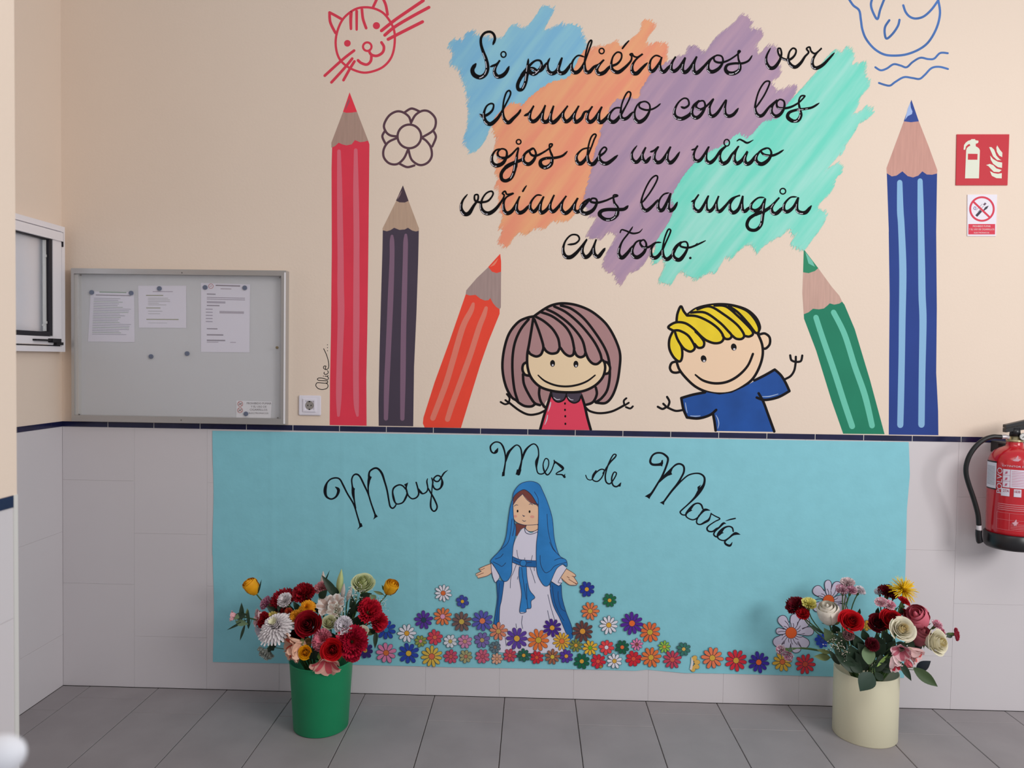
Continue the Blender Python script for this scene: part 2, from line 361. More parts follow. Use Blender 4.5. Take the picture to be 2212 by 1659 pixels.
word(W, GA, ['803,562 797,620 790,700 775,790 745,850 710,855 700,815 720,760 765,690 820,620 870,580 915,580 930,620 905,670 860,705 820,690 815,660 850,655 890,680 935,660 975,600', '1008,555 985,610 990,670 1020,700 1060,690 1095,640 1125,550 1100,610 1090,670 1110,698 1150,690 1190,640 1215,600',
 '1340,545 1280,530 1235,570 1215,630 1230,685 1270,690 1310,650 1345,580 1385,470 1408,400 1398,385 1375,420 1350,520 1340,620 1350,680 1385,688 1430,640 1480,615 1525,570 1480,620 1455,670 1480,705 1530,690 1580,640 1650,610 1690,560 1690,510 1650,500 1610,545 1595,620 1610,670 1660,690 1720,650 1780,585 1790,540 1775,520 1795,513 1808,535 1845,545 1895,515 1830,570 1795,630 1800,690 1840,700 1890,650 1940,600', '2070,545 2020,530 1975,570 1960,640 1975,680 2010,665 2060,590 2078,545 2060,620 2075,675 2105,683 2160,620'], 545, 700,
 'black script word pudiéramos, first half with acute accent', rings=[(1503, 487, 24, 26)], segs=['1702,462,16 1730,425,18 1762,390,12'])
word(W, GB, ['215,615 265,540 230,600 222,660 250,680 300,640 355,550 335,620 330,670 355,690 400,650 465,540 440,610 440,680 470,695 530,640 590,570 640,535 600,570 575,620 580,670 620,685 680,650 715,590 705,540 660,528 630,550 640,585 690,598 760,580 840,530 880,492 862,490 863,560 880,620 870,670 820,700 765,695 740,660 760,620 830,605 900,605 960,580 995,530'], 545, 695,
 'black script letters mos ending the word pudiéramos')
word(W, GB, ['1170,460 1135,530 1130,590 1160,645 1205,645 1250,590 1275,520 1265,465 1240,470 1250,520 1290,560 1350,570 1400,530 1415,480 1385,460 1350,500 1340,570 1365,620 1410,640 1460,600 1500,540 1535,500 1515,465 1545,450 1560,490 1600,510 1660,460 1610,510 1575,570 1575,630 1610,650 1670,620 1730,560 1780,505'], 480, 650, 'black script word ver, right end of the top line', thick=36)
word(W, GA, ['340,1092 370,1110 420,1090 460,1050 470,1000 440,990 400,1020 378,1090 395,1160 440,1185 490,1150 530,1100 590,990 632,900 620,865 590,890 565,980 560,1090 580,1150 615,1170 660,1130 710,1080 730,1045'], 1000, 1175, 'black script word el at the start of the second line')
word(W, GA, ['765,1105 810,1080 855,1010 825,1070 815,1130 840,1160 880,1145 930,1080 965,1005 945,1070 935,1140 960,1165 1000,1140 1045,1010 1020,1080 1015,1150 1040,1170 1080,1140 1120,1090 1180,1010 1140,1070 1135,1120 1160,1160 1200,1140 1250,1070 1285,1010 1250,1080 1240,1130 1260,1165 1310,1130 1340,1072 1380,1060 1415,1015 1375,1080 1365,1140 1395,1165 1440,1130 1505,1020 1480,1080 1475,1150 1500,1168 1545,1130 1580,1080',
 '1690,1030 1630,1035 1580,1090 1575,1145 1620,1165 1670,1120 1725,1030 1770,940 1780,890 1755,878 1725,920 1695,1000 1685,1090 1705,1135 1750,1125 1800,1070', '1880,970 1840,1010 1815,1080 1825,1140 1865,1165 1920,1130 1960,1060 1960,1000 1920,970 1870,985 1865,1025 1920,1050 1980,1045 2030,1020 2065,990'], 1010, 1165, 'black script word mundo on the orange patch')
word(W, GB, ['315,1020 350,1030 390,1000 380,950 340,940 290,980 255,1050 260,1110 310,1135 360,1120 410,1080 440,1010 490,960 440,1000 420,1050 425,1105 465,1125 510,1090 545,1020 530,965 480,975 460,1020 500,1045 560,1012 625,945 590,1020 590,1090 620,1110 670,1070 745,955 735,1030 740,1090 775,1110 820,1090 862,1035'], 960, 1125, 'black script word con on the mauve patch', thick=37)
word(W, GB, ['1030,1030 1110,910 1160,800 1150,775 1110,790 1060,870 1030,970 1025,1050 1050,1100 1095,1100 1160,1020 1235,955 1190,1010 1180,1070 1215,1110 1265,1090 1300,1030 1300,970 1260,950 1230,980 1240,1025 1300,1035 1370,1020 1440,980 1490,930 1495,915 1460,920 1440,970 1450,1040 1460,1100 1430,1150 1380,1155 1335,1120 1350,1075 1420,1050 1500,1040 1570,1025 1635,985'], 950, 1130, 'black script word los, end of the second line', thick=37)
word(W, GC, ['545,95 490,110 455,170 460,230 500,255 560,230 595,165 590,110 545,95 510,130 525,175 590,180 640,150 705,85 695,150 685,220 670,300 640,370 590,400 550,385 545,330 590,270 660,230 745,195 775,140 850,90 790,120 755,170 765,225 810,240 855,200 875,140 850,90 815,110 830,150 880,160 960,120 1020,75 1030,50 1005,55 1010,110 1030,170 1020,240 970,272 925,255 920,210 970,185 1060,180 1130,160 1175,118'], 95, 250, 'black script word ojos on the orange patch', rings=[(710, 28, 22, 22)])
word(W, GC, ['1390,85 1320,100 1265,160 1270,220 1305,235 1350,190 1400,90 1430,10 1450,-35 1430,-45 1400,-10 1375,80 1370,180 1390,235 1430,235 1480,170 1530,130 1550,95 1525,80 1490,120 1480,180 1505,225 1550,235 1600,205 1655,157'], 90, 235, 'black script word de in the third line of the quote')
word(W, GC, ['1840,65 1795,130 1795,190 1830,222 1870,190 1925,80 1895,140 1900,200 1930,218 1970,170', '1968,125 2005,110 2045,75 2015,130 2006,190 2036,225 2086,200 2161,75 2136,140 2131,200 2161,228 2206,190 2248,125'], 75, 225, 'black script word un on the mauve patch', thick=37)
word(W, GD, ['415,105 450,95 475,65 445,120 435,180 465,212 510,190 580,75 560,130 555,200 590,228 640,190 690,110 745,70 700,120 685,180 710,235 760,215 800,150 830,115 865,70 835,130 825,200 850,235 900,200 950,120 925,190 940,238 985,220 1040,140', '1140,90 1080,110 1035,170 1040,220 1090,240 1150,200 1178,140 1160,95 1120,90 1080,115 1110,150 1180,160 1240,140 1295,105'], 85, 235, 'black script word niño with a tilde on the turquoise patch', rings=[(752, 37, 26, 32)], segs=['850,20,10 875,5,16 910,20,18 950,38,20 1005,10,6'])
word(W, GC, ['220,530 175,590 160,660 190,715 235,710 280,640 320,580 320,535 290,540 295,590 350,605 420,590 465,530 450,500 400,520 360,580 350,650 380,700 430,710 490,670 550,590 572,540 555,520 580,500 600,530 660,520 590,560 565,620 575,690 610,710 660,670 720,550 700,600 690,670 715,705 760,690 815,630', '930,540 880,540 830,600 820,660 850,695 890,660 950,550 925,610 915,680 935,705 990,660 1050,535 1020,600 1010,660 1035,695 1080,660 1165,545 1130,600 1120,670 1155,710 1210,670 1275,565 1250,620 1245,680 1280,695 1335,640 1390,575 1340,600 1305,650 1315,700 1360,712 1420,680 1455,620 1450,575 1410,570 1400,600 1460,610 1540,590 1610,560 1655,545 1640,535 1615,545 1625,610 1655,660 1645,730 1595,768 1530,765 1485,725 1500,690 1560,675 1660,675 1720,670 1755,640'], 545, 710, 'black script word veríamos in the fourth line', segs=['750,500,18 768,470,16 784,448,10'])
word(W, GC, ['1890,610 1960,520 2020,420 2038,365 2015,352 1970,390 1920,480 1885,580 1890,650 1930,685 1990,640 2040,580'], 545, 700, 'tall black script letter l of the word la')
word(W, GD, ['200,515 150,530 110,580 95,640 110,680 150,665 215,520 200,600 195,660 215,685 250,660 280,605'], 545, 690, 'black script letter a of the word la')
word(W, GD, ['415,600 450,580 485,530 445,590 435,650 470,690 510,670 575,545 560,600 560,670 590,690 630,650 675,545 655,610 660,680 690,690 740,640 800,570 880,540 830,560 785,620 785,680 820,705 870,660 905,545 900,620 905,680 930,690 970,650', '1110,560 1050,565 990,620 985,670 1030,685 1080,650 1120,570 1105,640 1095,740 1080,820 1030,870 970,865 945,820 970,760 1040,715 1110,690 1180,640 1255,560 1210,610 1180,660 1190,705 1230,710 1290,650', '1420,555 1360,560 1305,620 1300,680 1335,695 1390,650 1435,560 1425,620 1425,680 1460,705 1510,700 1560,640'], 550, 700, 'black script word magia on the turquoise patch', rings=[(1288, 500, 27, 27)], thick=37)
word(W, GC, ['1180,1010 1250,1000 1290,960 1270,920 1210,920 1155,980 1135,1060 1155,1120 1205,1130 1260,1090 1310,1030 1362,960 1325,1030 1320,1090 1350,1130 1400,1090 1452,960 1430,1030 1435,1100 1470,1125 1510,1080 1535,1045'], 960, 1130, 'black script word en at the start of the last line')
word(W, GC, ['1800,840 1760,900 1700,980 1670,1060 1670,1110 1700,1135 1750,1090 1800,1020', '1880,965 1830,990 1795,1060 1805,1115 1850,1130 1910,1080 1930,1010 1905,965 1870,990 1900,1035 1960,1030 2020,985'], 960, 1135, 'black script letters to of todo with a waved crossbar', segs=['1680,895,12 1695,868,14 1740,880,16 1800,903,18 1860,893,14 1893,860,5'])
word(W, GD, ['125,990 70,995 30,1055 35,1125 75,1135 120,1090 170,990 210,900 214,870 190,870 155,960 140,1060 150,1130 185,1150 230,1110 270,1040 320,985 270,1020 240,1080 250,1135 300,1155 350,1100 380,1030 365,985 320,990 310,1025 380,1040 450,1020 550,972'], 985, 1150, 'black script letters do of todo followed by a full stop', segs=['403,1138,24 404,1138,24', '430,1030,3 455,1010,9 472,995,5'])

# ---- pencils
def pencil(barrel, wood, lead, stripes, cb, cw, cl, cs, label, sh=None, grain=True):
    A = Art(-.0008); A.fill(barrel, mat(cb, .7, .3, var=.05, vs_=6), sm=False); o = A.build('painted_pencil', mural, label)
    A = Art(-.0016); A.fill(wood, mat(cw, .8, .2, var=.07, vs_=30, stretch=(0, .25, 4)), sm=False); A.build('pencil_wood', o)
    A = Art(-.0022); A.fill(lead, mat(cl, .6, .3), sm=False)
    if sh: A.fill(sh[0], mat(sh[1], .6), sm=False)
    A.build('pencil_lead', o)
    for s in stripes: A = Art(-.0016); A.stroke(s, 1, mat(cs, .7, .3)); A.build('painted_stripe', o)
G1, G2, G3, G4 = (620, 180, 4.365), (640, 540, 3.95), (1680, 500, 3.6075), (1860, 180, 4.366)
sc1 = P('425,605 455,590 487,560 520,575 560,585 610,575 640,535 690,555 730,550 765,540', G1)
pencil(sc1+P('777,575', G1)+P('614,100 606,700 598,1100 600,1500 285,1494 288,1100 296,700 303,0', G2)+P('420,800', G1), P('528,270', G1)+P('418,560 418,605', G1)+sc1+P('660,268', G1),
       P('590,85 528,268 560,278 610,276 660,268', G1),
       [P('490,640,34 495,900,46 500,1300,54 505,1640,58', G1)+P('378,300,56 382,500,58 378,700,54 368,1000,50 363,1250,48 360,1412,24', G2), P('648,630,34 650,1000,52 655,1400,56 655,1640,56', G1)+P('513,400,54 512,700,54 509,1000,50 512,1300,46 522,1412,22', G2)],
       'e83e54', 'b5978a', 'f23c50', 'e56f80', 'tall red painted pencil at the left of the mural', (P('583,140 560,200 545,262 570,215 592,170', G1), 'b05a68'))
sc2 = P('903,1385 940,1395 975,1385 1010,1362 1060,1382 1110,1378 1140,1362 1180,1388 1215,1397 1243,1390', G1)
pencil(sc2+P('1040,100 1025,550 1005,1000 998,1505 703,1500 702,1300 712,800 735,0', G2), P('1030,1108 900,1370', G1)+sc2+P('1245,1370 1146,1108', G1), P('1093,962 1028,1106 1060,1122 1110,1124 1146,1108', G1),
       [P('990,1440,26 990,1500,44 990,1659,46', G1)+P('805,400,48 788,800,46 772,1150,46 765,1438,36', G2), P('1120,1430,26 1118,1500,44 1115,1659,46', G1)+P('922,400,46 915,700,46 910,1100,46 905,1440,36', G2)],
       '4a4050', 'c0a48f', '4d3c48', '86687f', 'dark purple painted pencil below the purple flower outline', (P('1085,1010 1050,1060 1040,1098 1065,1060', G1), '9a7f80'))
sc3 = P('1446,378 1480,388 1530,383 1570,415 1610,432 1640,428 1655,410 1680,455 1705,485 1735,505', G2)
pencil(sc3+P('1735,545 1640,780 1570,980 1405,1518 1095,1514 1080,1480 1085,1430 1180,1130 1300,800 1440,395', G2), P('1640,145 1540,240 1450,345', G2)+sc3+P('1746,490 1748,185', G2), P('1740,32 1748,100 1748,185 1710,197 1670,185 1638,145', G2),
       [P('1510,460,26 1490,520,44 1420,660,50 1340,930,50 1270,1160,50 1165,1435,46', G2), P('1620,495,30 1600,560,42 1560,660,46 1490,880,48 1400,1130,48 1330,1320,48 1290,1445,44', G2)],
       'f24c38', 'ab9490', 'f44a36', 'e98270', 'slanted orange-red painted pencil leaning right', (P('1725,70 1690,105 1652,145 1690,130 1705,110', G2), 'f08a70'))
sc4 = P('203,645 240,630 275,602 320,607 360,600 390,575 405,560 440,570 480,562 502,547', G3)
pencil(sc4+P('520,570 600,760 720,1160 833,1580 510,1576 420,1320 300,930 205,680', G3), P('198,315 192,480', G3)+sc4+P('480,500 420,430 315,285', G3), P('203,138 198,318 240,325 290,308 316,286', G3),
       [P('298,670,42 350,830,44 440,1090,46 520,1340,46 580,1518,46', G3), P('435,630,42 520,800,44 600,1050,46 680,1280,48 735,1513,44', G3)],
       '1f8264', 'cba79a', '248a64', '6cc8b0', 'slanted green painted pencil leaning left', (P('215,160 240,250 290,275 270,230', G3), '6fc4ae'))
sc5 = P('243,848 290,878 335,870 390,830 440,875 490,888 540,870 578,830 620,860 670,862 717,850', G4)
pencil(sc5+P('1235,0 1240,600 1235,1100 1250,1400 1252,1588 865,1583 868,1000 872,500 865,0', G3)+P('262,1400', G4), P('403,360 240,800', G4)+sc5+P('720,820 640,600 545,358', G4), P('475,155 403,358 470,367 545,358', G4),
       [P('365,935,50 370,1200,62 380,1350,62', G4)+P('975,300,56 970,700,52 966,1000,50 960,1300,50 955,1508,48', G3), P('557,920,48 562,1200,60 565,1350,60', G4)+P('1122,300,55 1125,500,56 1132,700,56 1125,1100,52 1120,1505,50', G3)],
       '26418c', 'cc9c90', '2a4795', '8ab7dd', 'tall blue painted pencil at the right of the mural', (P('465,180 440,240 415,345 440,310 480,290 485,265 470,230', G4), 'a5bce8'))

# ---- line drawings
GK, GW = (660, 0, 4.147), (1800, 0, 5.369)
RED = mat('e44056', .7, .3); PUR = mat('5e404c', .7, .3); BLU = mat('4872b4', .7, .3, var=.2, vs_=10)
def ring(A, x, y, r, w_, m_, G, ry=None): A.stroke([(G[0]+(x+r*math.cos(t))/G[2], G[1]+(y+(ry or r)*math.sin(t))/G[2]) for t in [2*math.pi*k/16 for k in range(16)]], w_/G[2], m_, closed=True, n=3, lift=False)
def lines(A, G, w_, m_, *ss):
    for s in ss: A.stroke(P(s, G), w_/G[2], m_, lift=False)
A = Art(-.0008)
A.stroke(P('540,65 440,85 340,165 285,280 270,400 300,520 380,600 500,648 600,640 700,595 770,510 798,390 790,260 720,140 640,85', GK), 21/4.147, RED, closed=True, lift=False)
lines(A, GK, 25, RED, '318,168 260,135 215,112', '215,112 222,200 268,295', '605,65 640,-10 670,-60', '735,130 720,50 700,0 670,-60', '505,85 515,170 543,252', '570,460 590,490 640,500 690,470 702,420 680,380', '590,488 585,545 550,578 500,565 470,540')
lines(A, GK, 29, RED, '408,110,30 405,180,28 407,258,24', '458,100,26 458,180,24 458,265,22', '680,275 800,180 930,90 1055,5', '710,315 800,240 950,150 1105,66', '740,352 850,295 1048,195')
lines(A, GK, 25, RED, '435,453 330,535 172,678', '418,525 340,620 232,738', '438,550 395,620 340,718')
A.ell(660+375/4.147, 388/4.147, 30/4.147, 30/4.147, RED, lift=False); A.ell(660+635/4.147, 230/4.147, 32/4.147, 32/4.147, RED, lift=False)
ring(A, 553, 418, 38, 20, RED, GK)
A.build('painted_cat', mural, 'red outline drawing of a striped cat face above the red pencil')
A = Art(-.0008); ring(A, 930, 1222, 106, 21, PUR, GK)
lines(A, GK, 21, PUR, '945,1100 925,1045 870,1005 810,1000 745,1040 703,1120 720,1180 760,1213 820,1222', '945,1100 985,1030 1050,992 1110,1002 1162,1060 1163,1130 1130,1180 1048,1228', '815,1238 740,1275 700,1340 702,1410 750,1463 820,1470 880,1420 918,1340', '922,1340 950,1430 1020,1478 1090,1460 1130,1400 1122,1320 1085,1265 1048,1238',
 '890,1005 950,972 1020,998', '712,1172 688,1222 715,1285', '1150,1180 1168,1230 1135,1312', '845,1468 910,1497 975,1482')
A.build('painted_flower', mural, 'purple outline drawing of a flower above the dark purple pencil')
A = Art(-.0008)
lines(A, GW, 27, BLU, '170,-30 230,60 300,120 320,230 337,340 380,450 470,560 580,628 700,645 850,630 1000,570 1110,480 1200,320 1238,150 1215,-10', '812,62 840,140 890,195 960,215 1050,190 1140,110 1220,0', '460,-40 437,50 460,140 512,222 545,110 600,-30', '650,235 602,310 597,390 620,448 690,390 750,300 768,230')
lines(A, GW, 24, BLU, '488,780 550,815 620,795 700,745 780,760 850,780 920,720 1010,670 1100,685 1170,680 1240,615 1328,617', '530,962 600,985 660,992 720,950 820,895 920,905 1000,915 1060,870 1140,790 1230,775 1330,800')
A.build('painted_whale', mural, 'blue outline drawing of a whale over waves above the blue pencil')
A = Art(-.0008); GS = (640, 540, 3.95)
GS = (670, 730, 7.94)
lines(A, GS, 13, DARKLINE, '270,778 230,776 130,768 100,795 102,830 140,868 205,885 280,868 305,830 295,790 270,775 298,768 300,742', '300,742 285,735 150,727 125,706 150,688 230,694 290,716 312,700 310,680 290,660 255,656', '290,662 308,645', '243,588 238,612 265,626 300,612 310,585 298,562', '272,540 262,510 272,486 245,480 228,502 240,530 280,543 310,520 320,470 310,390 280,290 232,185')
for x, y in ((228, 655), (297, 118), (297, 167), (297, 220)): A.ell(670+x/7.94, 730+y/7.94, 1, 1, DARKLINE, n=8, lift=False)
A.build('painted_signature', mural, 'small black upright signature reading Alice beside the red pencil')

# ---- girl
GG = (1060, 620, 4.879); LW = 28
HAIR = mat('b0898a', .8, .2, var=.04, vs_=5); SKG = mat('efd6b2', .8, .2); SKB = mat('f4d5b6', .8, .2)
A = Art(-.0008)
A.fill(P('450,312 380,325 290,370 200,480 150,620 125,780 130,920 165,1060 220,1160 270,1195 300,1225 360,1255 430,1258 465,1240 500,1250 530,1240 560,1275 620,1180 950,1180 985,1240 1050,1245 1100,1215 1140,1230 1210,1222 1280,1150 1330,1020 1355,880 1365,720 1330,590 1260,450 1180,350 1050,250 900,190 760,172 650,190 560,240', GG), HAIR)
A.k += 1
lines(A, GG, LW, DARKLINE, '450,310 380,325 290,370 200,480 150,620 125,780 130,920 165,1060 220,1160 270,1195 300,1222 360,1255 430,1258 465,1235', '460,305 560,235 650,190 760,172 900,190 1050,250 1180,350 1260,450 1330,590 1365,720 1355,880 1330,1020 1280,1150 1210,1222 1110,1218',
 '400,340 320,440 260,570 232,720 230,900 250,1080 285,1200', '460,340 510,470 550,600 555,650', '470,310 560,360 650,440 710,540 728,640', '530,265 650,310 780,410 850,520 880,650', '590,235 700,290 840,400 960,550 1000,690', '670,205 800,270 950,400 1080,560 1150,690 1170,770', '740,195 850,230 980,330 1100,480 1200,640 1245,770 1255,930 1230,1080 1170,1170 1105,1215',
 '1108,1060 1118,1130 1080,1210 1010,1240 980,1235', '340,920 350,1020 400,1130 460,1220 520,1245', '515,1060 510,1130 530,1210 575,1270')
girl = A.build('painted_girl', mural, 'painted girl with brown bobbed hair and red dress under the lettering')
A = Art(-.0022)
A.ell(1060+372/4.879, 620+862/4.879, 34/4.879, 72/4.879, SKG); A.ell(1060+1212/4.879, 620+852/4.879, 42/4.879, 66/4.879, SKG, lift=False)
lines(A, GG, LW, DARKLINE, '385,790 345,815 335,870 360,922 410,935', '1190,785 1232,800 1258,850 1245,902 1205,917')
A.fill(P('400,690 385,780 400,880 450,980 530,1050 650,1095 800,1110 950,1100 1080,1050 1160,980 1200,900 1205,830 1185,775 1165,785 1120,812 1070,805 1020,750 992,705 950,740 905,722 880,680 840,725 790,710 755,680 730,640 700,690 650,702 600,685 558,645 540,705 490,732 430,715', GG), SKG, n=3)
A.k += 1
lines(A, GG, LW, DARKLINE, '450,320 430,450 405,600 385,720 390,850 430,960 520,1050 650,1095 800,1110 960,1100 1090,1045 1175,960 1205,870 1200,800 1180,770', '555,650 530,710 480,732 420,708 400,680', '728,640 700,690 640,702 590,680 560,640', '880,650 870,710 830,728 780,700 735,640', '1000,690 985,725 945,740 905,720 880,670', '1170,770 1125,810 1075,806 1030,760 1000,690', '500,930,14 570,990,20 680,1035,22 800,1048,22 920,1030,22 1020,990,20 1100,930,16')
for x, y in ((652, 805), (898, 813)):
    A.ell(1060+x/4.879, 620+y/4.879, 26/4.879, 36/4.879, DARKLINE); A.ell(1060+(x+2)/4.879, 620+(y+18)/4.879, 10/4.879, 11/4.879, SHINE)
A.build('painted_face', girl)
A = Art(-.0022)
A.fill(P('635,1112 960,1112 1000,1280 1055,1508 520,1503 570,1330', GG), mat('e64560', .7, .3), sm=False)
A.k += 1
lines(A, GG, LW, DARKLINE, '638,1110 615,1190 570,1330 522,1500', '950,1130 985,1230 1020,1380 1055,1505')
CO = mat('463c4c', .6)
A.fill(P('640,1112 650,1160 680,1200 720,1212 770,1190 790,1150 790,1115', GG), CO); A.fill(P('800,1115 800,1150 830,1200 880,1222 930,1200 950,1150 945,1112', GG), CO, lift=False)
A.k += 1
lines(A, GG, 16, DARKLINE, '640,1112 650,1160 680,1200 720,1212 770,1190 792,1150 800,1115', '800,1150 830,1200 880,1222 930,1200 950,1150')
for s in ('665,1165,6 695,1185,8 730,1183,6', '815,1160,6 840,1185,8 870,1190,6', '632,1215,10 622,1260,14 605,1310,6', '600,1350,8 590,1400,12 570,1450,5'): A.stroke(P(s, GG), 1, SHINE, lift=False)
for x, y in ((783, 1228), (783, 1295), (786, 1362), (787, 1442)): A.ell(1060+x/4.879, 620+y/4.879, 10/4.879, 13/4.879, DARKLINE, lift=False)
A.build('painted_dress', girl)
A = Art(-.0022)
lines(A, GG, 24, DARKLINE, '575,1300 500,1335 400,1345 300,1300 190,1215', '1000,1270 1050,1310 1150,1330 1280,1310 1410,1245')
lines(A, GG, 21, DARKLINE, '190,1220 198,1170 170,1128', '190,1225 150,1235 105,1212', '185,1215 155,1192', '1410,1245 1403,1200 1430,1172', '1410,1248 1455,1220', '1425,1265 1470,1280 1498,1258')
A.halves('painted_arm', girl, 1220)
# ---- boy
GQ = (1400, 620, 4.879)
A = Art(-.0008)
A.ell(1400+1225/4.879, 620+575/4.879, 56/4.879, 76/4.879, SKB); A.ell(1400+290/4.879, 620+845/4.879, 58/4.879, 56/4.879, SKB, lift=False)
lines(A, GQ, 27, DARKLINE, '1175,500 1230,490 1280,530 1282,600 1245,645 1212,650', '300,785 250,800 230,850 250,892 290,903 335,895')
A.fill(P('235,560 260,700 300,790 330,870 400,960 500,1050 620,1105 750,1125 880,1110 1000,1050 1100,970 1170,850 1205,720 1200,600 1150,470 900,330 500,330', GQ), SKB)
A.k += 1
lines(A, GQ, 28, DARKLINE, '1150,480 1200,600 1207,720 1170,850 1100,970 1000,1050 880,1110 750,1125 620,1105 500,1050 400,960 330,870 300,785', '498,925,18 580,985,26 700,1015,28 830,1000,28 950,935,28 1050,830,26 1105,705,26')
for x, y, e in ((585, 757, .3), (903, 633, .2)):
    A.ell(1400+x/4.879, 620+y/4.879, 30/4.879, 38/4.879, DARKLINE, rot=-e); A.ell(1400+(x+6)/4.879, 620+(y+22)/4.879, 13/4.879, 11/4.879, SHINE)
boy = A.build('painted_boy', mural, 'painted boy with yellow hair and blue shirt waving under the lettering')
YEL = mat('f0d434', .8, .2, var=.08, vs_=10)
A = Art(-.0030)
A.fill(P('348,205 315,290 303,360 260,390 212,425 262,458 225,530 225,640 250,710 290,770 335,783 358,740 360,645 420,680 480,672 500,640 550,640 590,590 640,580 720,592 790,565 850,552 882,515 960,550 1010,530 1070,520 1110,485 1160,480 1180,420 1140,330 1050,250 920,195 780,177 640,190 520,222 412,292 375,255', GQ), YEL, n=3)
A.k += 1
lines(A, GQ, 27, DARKLINE, '300,360 310,280 345,203 375,255 410,300', '410,290,18 500,225,18 620,190,18 760,178,22 900,195,28 1040,245,36 1130,330,46 1172,420,40 1165,475,20', '410,300 520,310 650,370 750,450 795,530 770,580 700,592 620,565 560,520 480,440 400,385 320,370 260,385 212,425 262,458',
 '265,460 330,460 420,510 480,600 490,650 450,680 400,665 360,630 310,550 285,480', '265,460 225,550 225,650 270,740 330,785 358,740 355,640 320,570', '500,470 550,520 590,580 580,630 530,640 490,600', '450,270 600,270 750,370 840,460 880,510 860,545 815,545 785,510', '520,235 650,205 800,290 940,400 1010,500 990,545 930,545 885,510', '700,195 820,205 950,310 1080,440 1105,495 1065,522 1020,515', '850,200 950,270 1060,390 1130,480 1165,478')
A.build('painted_hair', boy)
SHB = mat('1a4f9e', .65, .3, var=.14, vs_=9)
A = Art(-.0030)
A.fill(P('350,1170 480,1135 620,1110 750,1133 880,1115 1000,1060 1130,985 1335,870 1400,930 1450,1010 1492,1097 1370,1165 1210,1190 1250,1310 1332,1527 708,1517 690,1345 600,1378 500,1385 408,1374 372,1285', GQ), SHB, sm=False)
A.k += 1
lines(A, GQ, 28, DARKLINE, '600,1110 470,1135 350,1170', '350,1170 372,1285 410,1375', '410,1375 530,1385 650,1350 718,1295', '685,1340 700,1420 712,1512', '1120,985 1230,930 1335,870', '1335,870 1400,930 1450,1010 1490,1097', '1490,1097 1370,1162 1230,1190 1145,1165', '1165,1120 1215,1210 1260,1330 1330,1522')
for s in ('393,1220,6 400,1270,9 412,1325,6', '445,1358,6 500,1362,11 550,1358,6', '1205,1155,6 1280,1152,10 1370,1128,6', '715,1350,4 735,1390,10 745,1440,10 735,1490,5'): A.stroke(P(s, GQ), 1, mat('a9bede', .6), lift=False)
A.build('painted_shirt', boy)
A = Art(-.0022)
lines(A, GQ, 24, DARKLINE, '370,1295 290,1305 205,1270', '205,1270 225,1210 200,1158', '185,1270 150,1285 102,1262', '190,1260 160,1230', '1435,975 1500,940 1540,880 1555,800', '1555,790 1510,770 1498,720', '1560,790 1610,780 1625,722', '1557,790 1557,735')
A.halves('painted_arm', boy, 1580)

# ------------------------------------------------------------------ blue paper banner
BE = P('460,1430 610,1433 762,1436 800,1437 900,1439 981,1441.5 1100,1443.5 1200,1445 1300,1447 1377,1449 1402,1446.5 1440,1450 1485,1454 1514,1454 1600,1456 1677,1458 1797,1461.5 1952,1464')
RE = P('1963,953 1965.5,1025 1959,1101 1957,1196 1955,1256 1953,1464')
TE = P('460,930.5 1965,955')
def interp(tab, k, x, o):
    for a, b in zip(tab, tab[1:]):
        if x <= b[k]: break
    return a[o]+(b[o]-a[o])*(x-a[k])/(b[k]-a[k])
CR = [(588, .9), (655, .4), (742, 1), (902, .9), (1010, .4), (1062, .8), (1238, .7), (1400, .3), (1520, .3)]
def banner_y(px, py):
    v = .0020+.0007*noise.noise(Vector((px/210, py/260, 1.3)))+.0008*noise.noise(Vector((px/60, py/90, 7)))+.0004*noise.noise(Vector((px/25, py/20, 3)))
    for c, a in CR: v += a*.0013*math.exp(-((px-c-(py-1100)*.01)/4.5)**2)
    if px < 1000 and py < 1100: v += .0008*math.exp(-((py-(985+.12*(px-600))+28*math.sin(px/90))/16)**2)
    if py > 1420: v += .0012*(py-1420)/30*(1+math.sin(px/45))*.5
    return v
nx_, ny_ = 300, 90; V = []
for j in range(ny_+1):
    for i in range(nx_+1):
        u, v = i/nx_, j/ny_
        x = 460+u*1500; yt = interp(TE, 0, x, 1); yb = interp(BE, 0, x, 1); y = yt+(yb-yt)*v
        xr = interp(RE, 1, min(max(y, 953), 1463), 0); xl = 460+1.2*math.sin(y/40)+ (1 if y > 1200 else 0)
        x = xl+u*(xr-xl)
        V.append(U(x, y, -max(.0008, banner_y(x, y))))
Fc = [(j*(nx_+1)+i, j*(nx_+1)+i+1, (j+1)*(nx_+1)+i+1, (j+1)*(nx_+1)+i) for j in range(ny_) for i in range(nx_)]
ban = new('paper_banner', V, Fc, mat('8ccfdc', .8, .15, var=.03, vs_=14, bump=.35, bs=45), smooth=True)
tag(ban, 'long light blue wrinkled paper sheet on the tiled wall under the dark blue border', 'banner')
BY = -.004
def UB(px, py, y): return U(px, py, -max(.0008, banner_y(px, py))-(-y-.004)-.0003)
BINK = mat('10131c', .7, .15)
def lett(G, ss, polys, label):
    A = Art(BY, UB)
    for s in ss: A.stroke(P(s, G), 1, BINK, lift=False)
    for s in polys: A.fill(P(s, G), BINK, sm=False, lift=False)
    A.build('lettering', ban, label)
GM, GR, GE = (680, 1000, 7.373), (1380, 960, 6.9125), (1020, 930, 3.568)
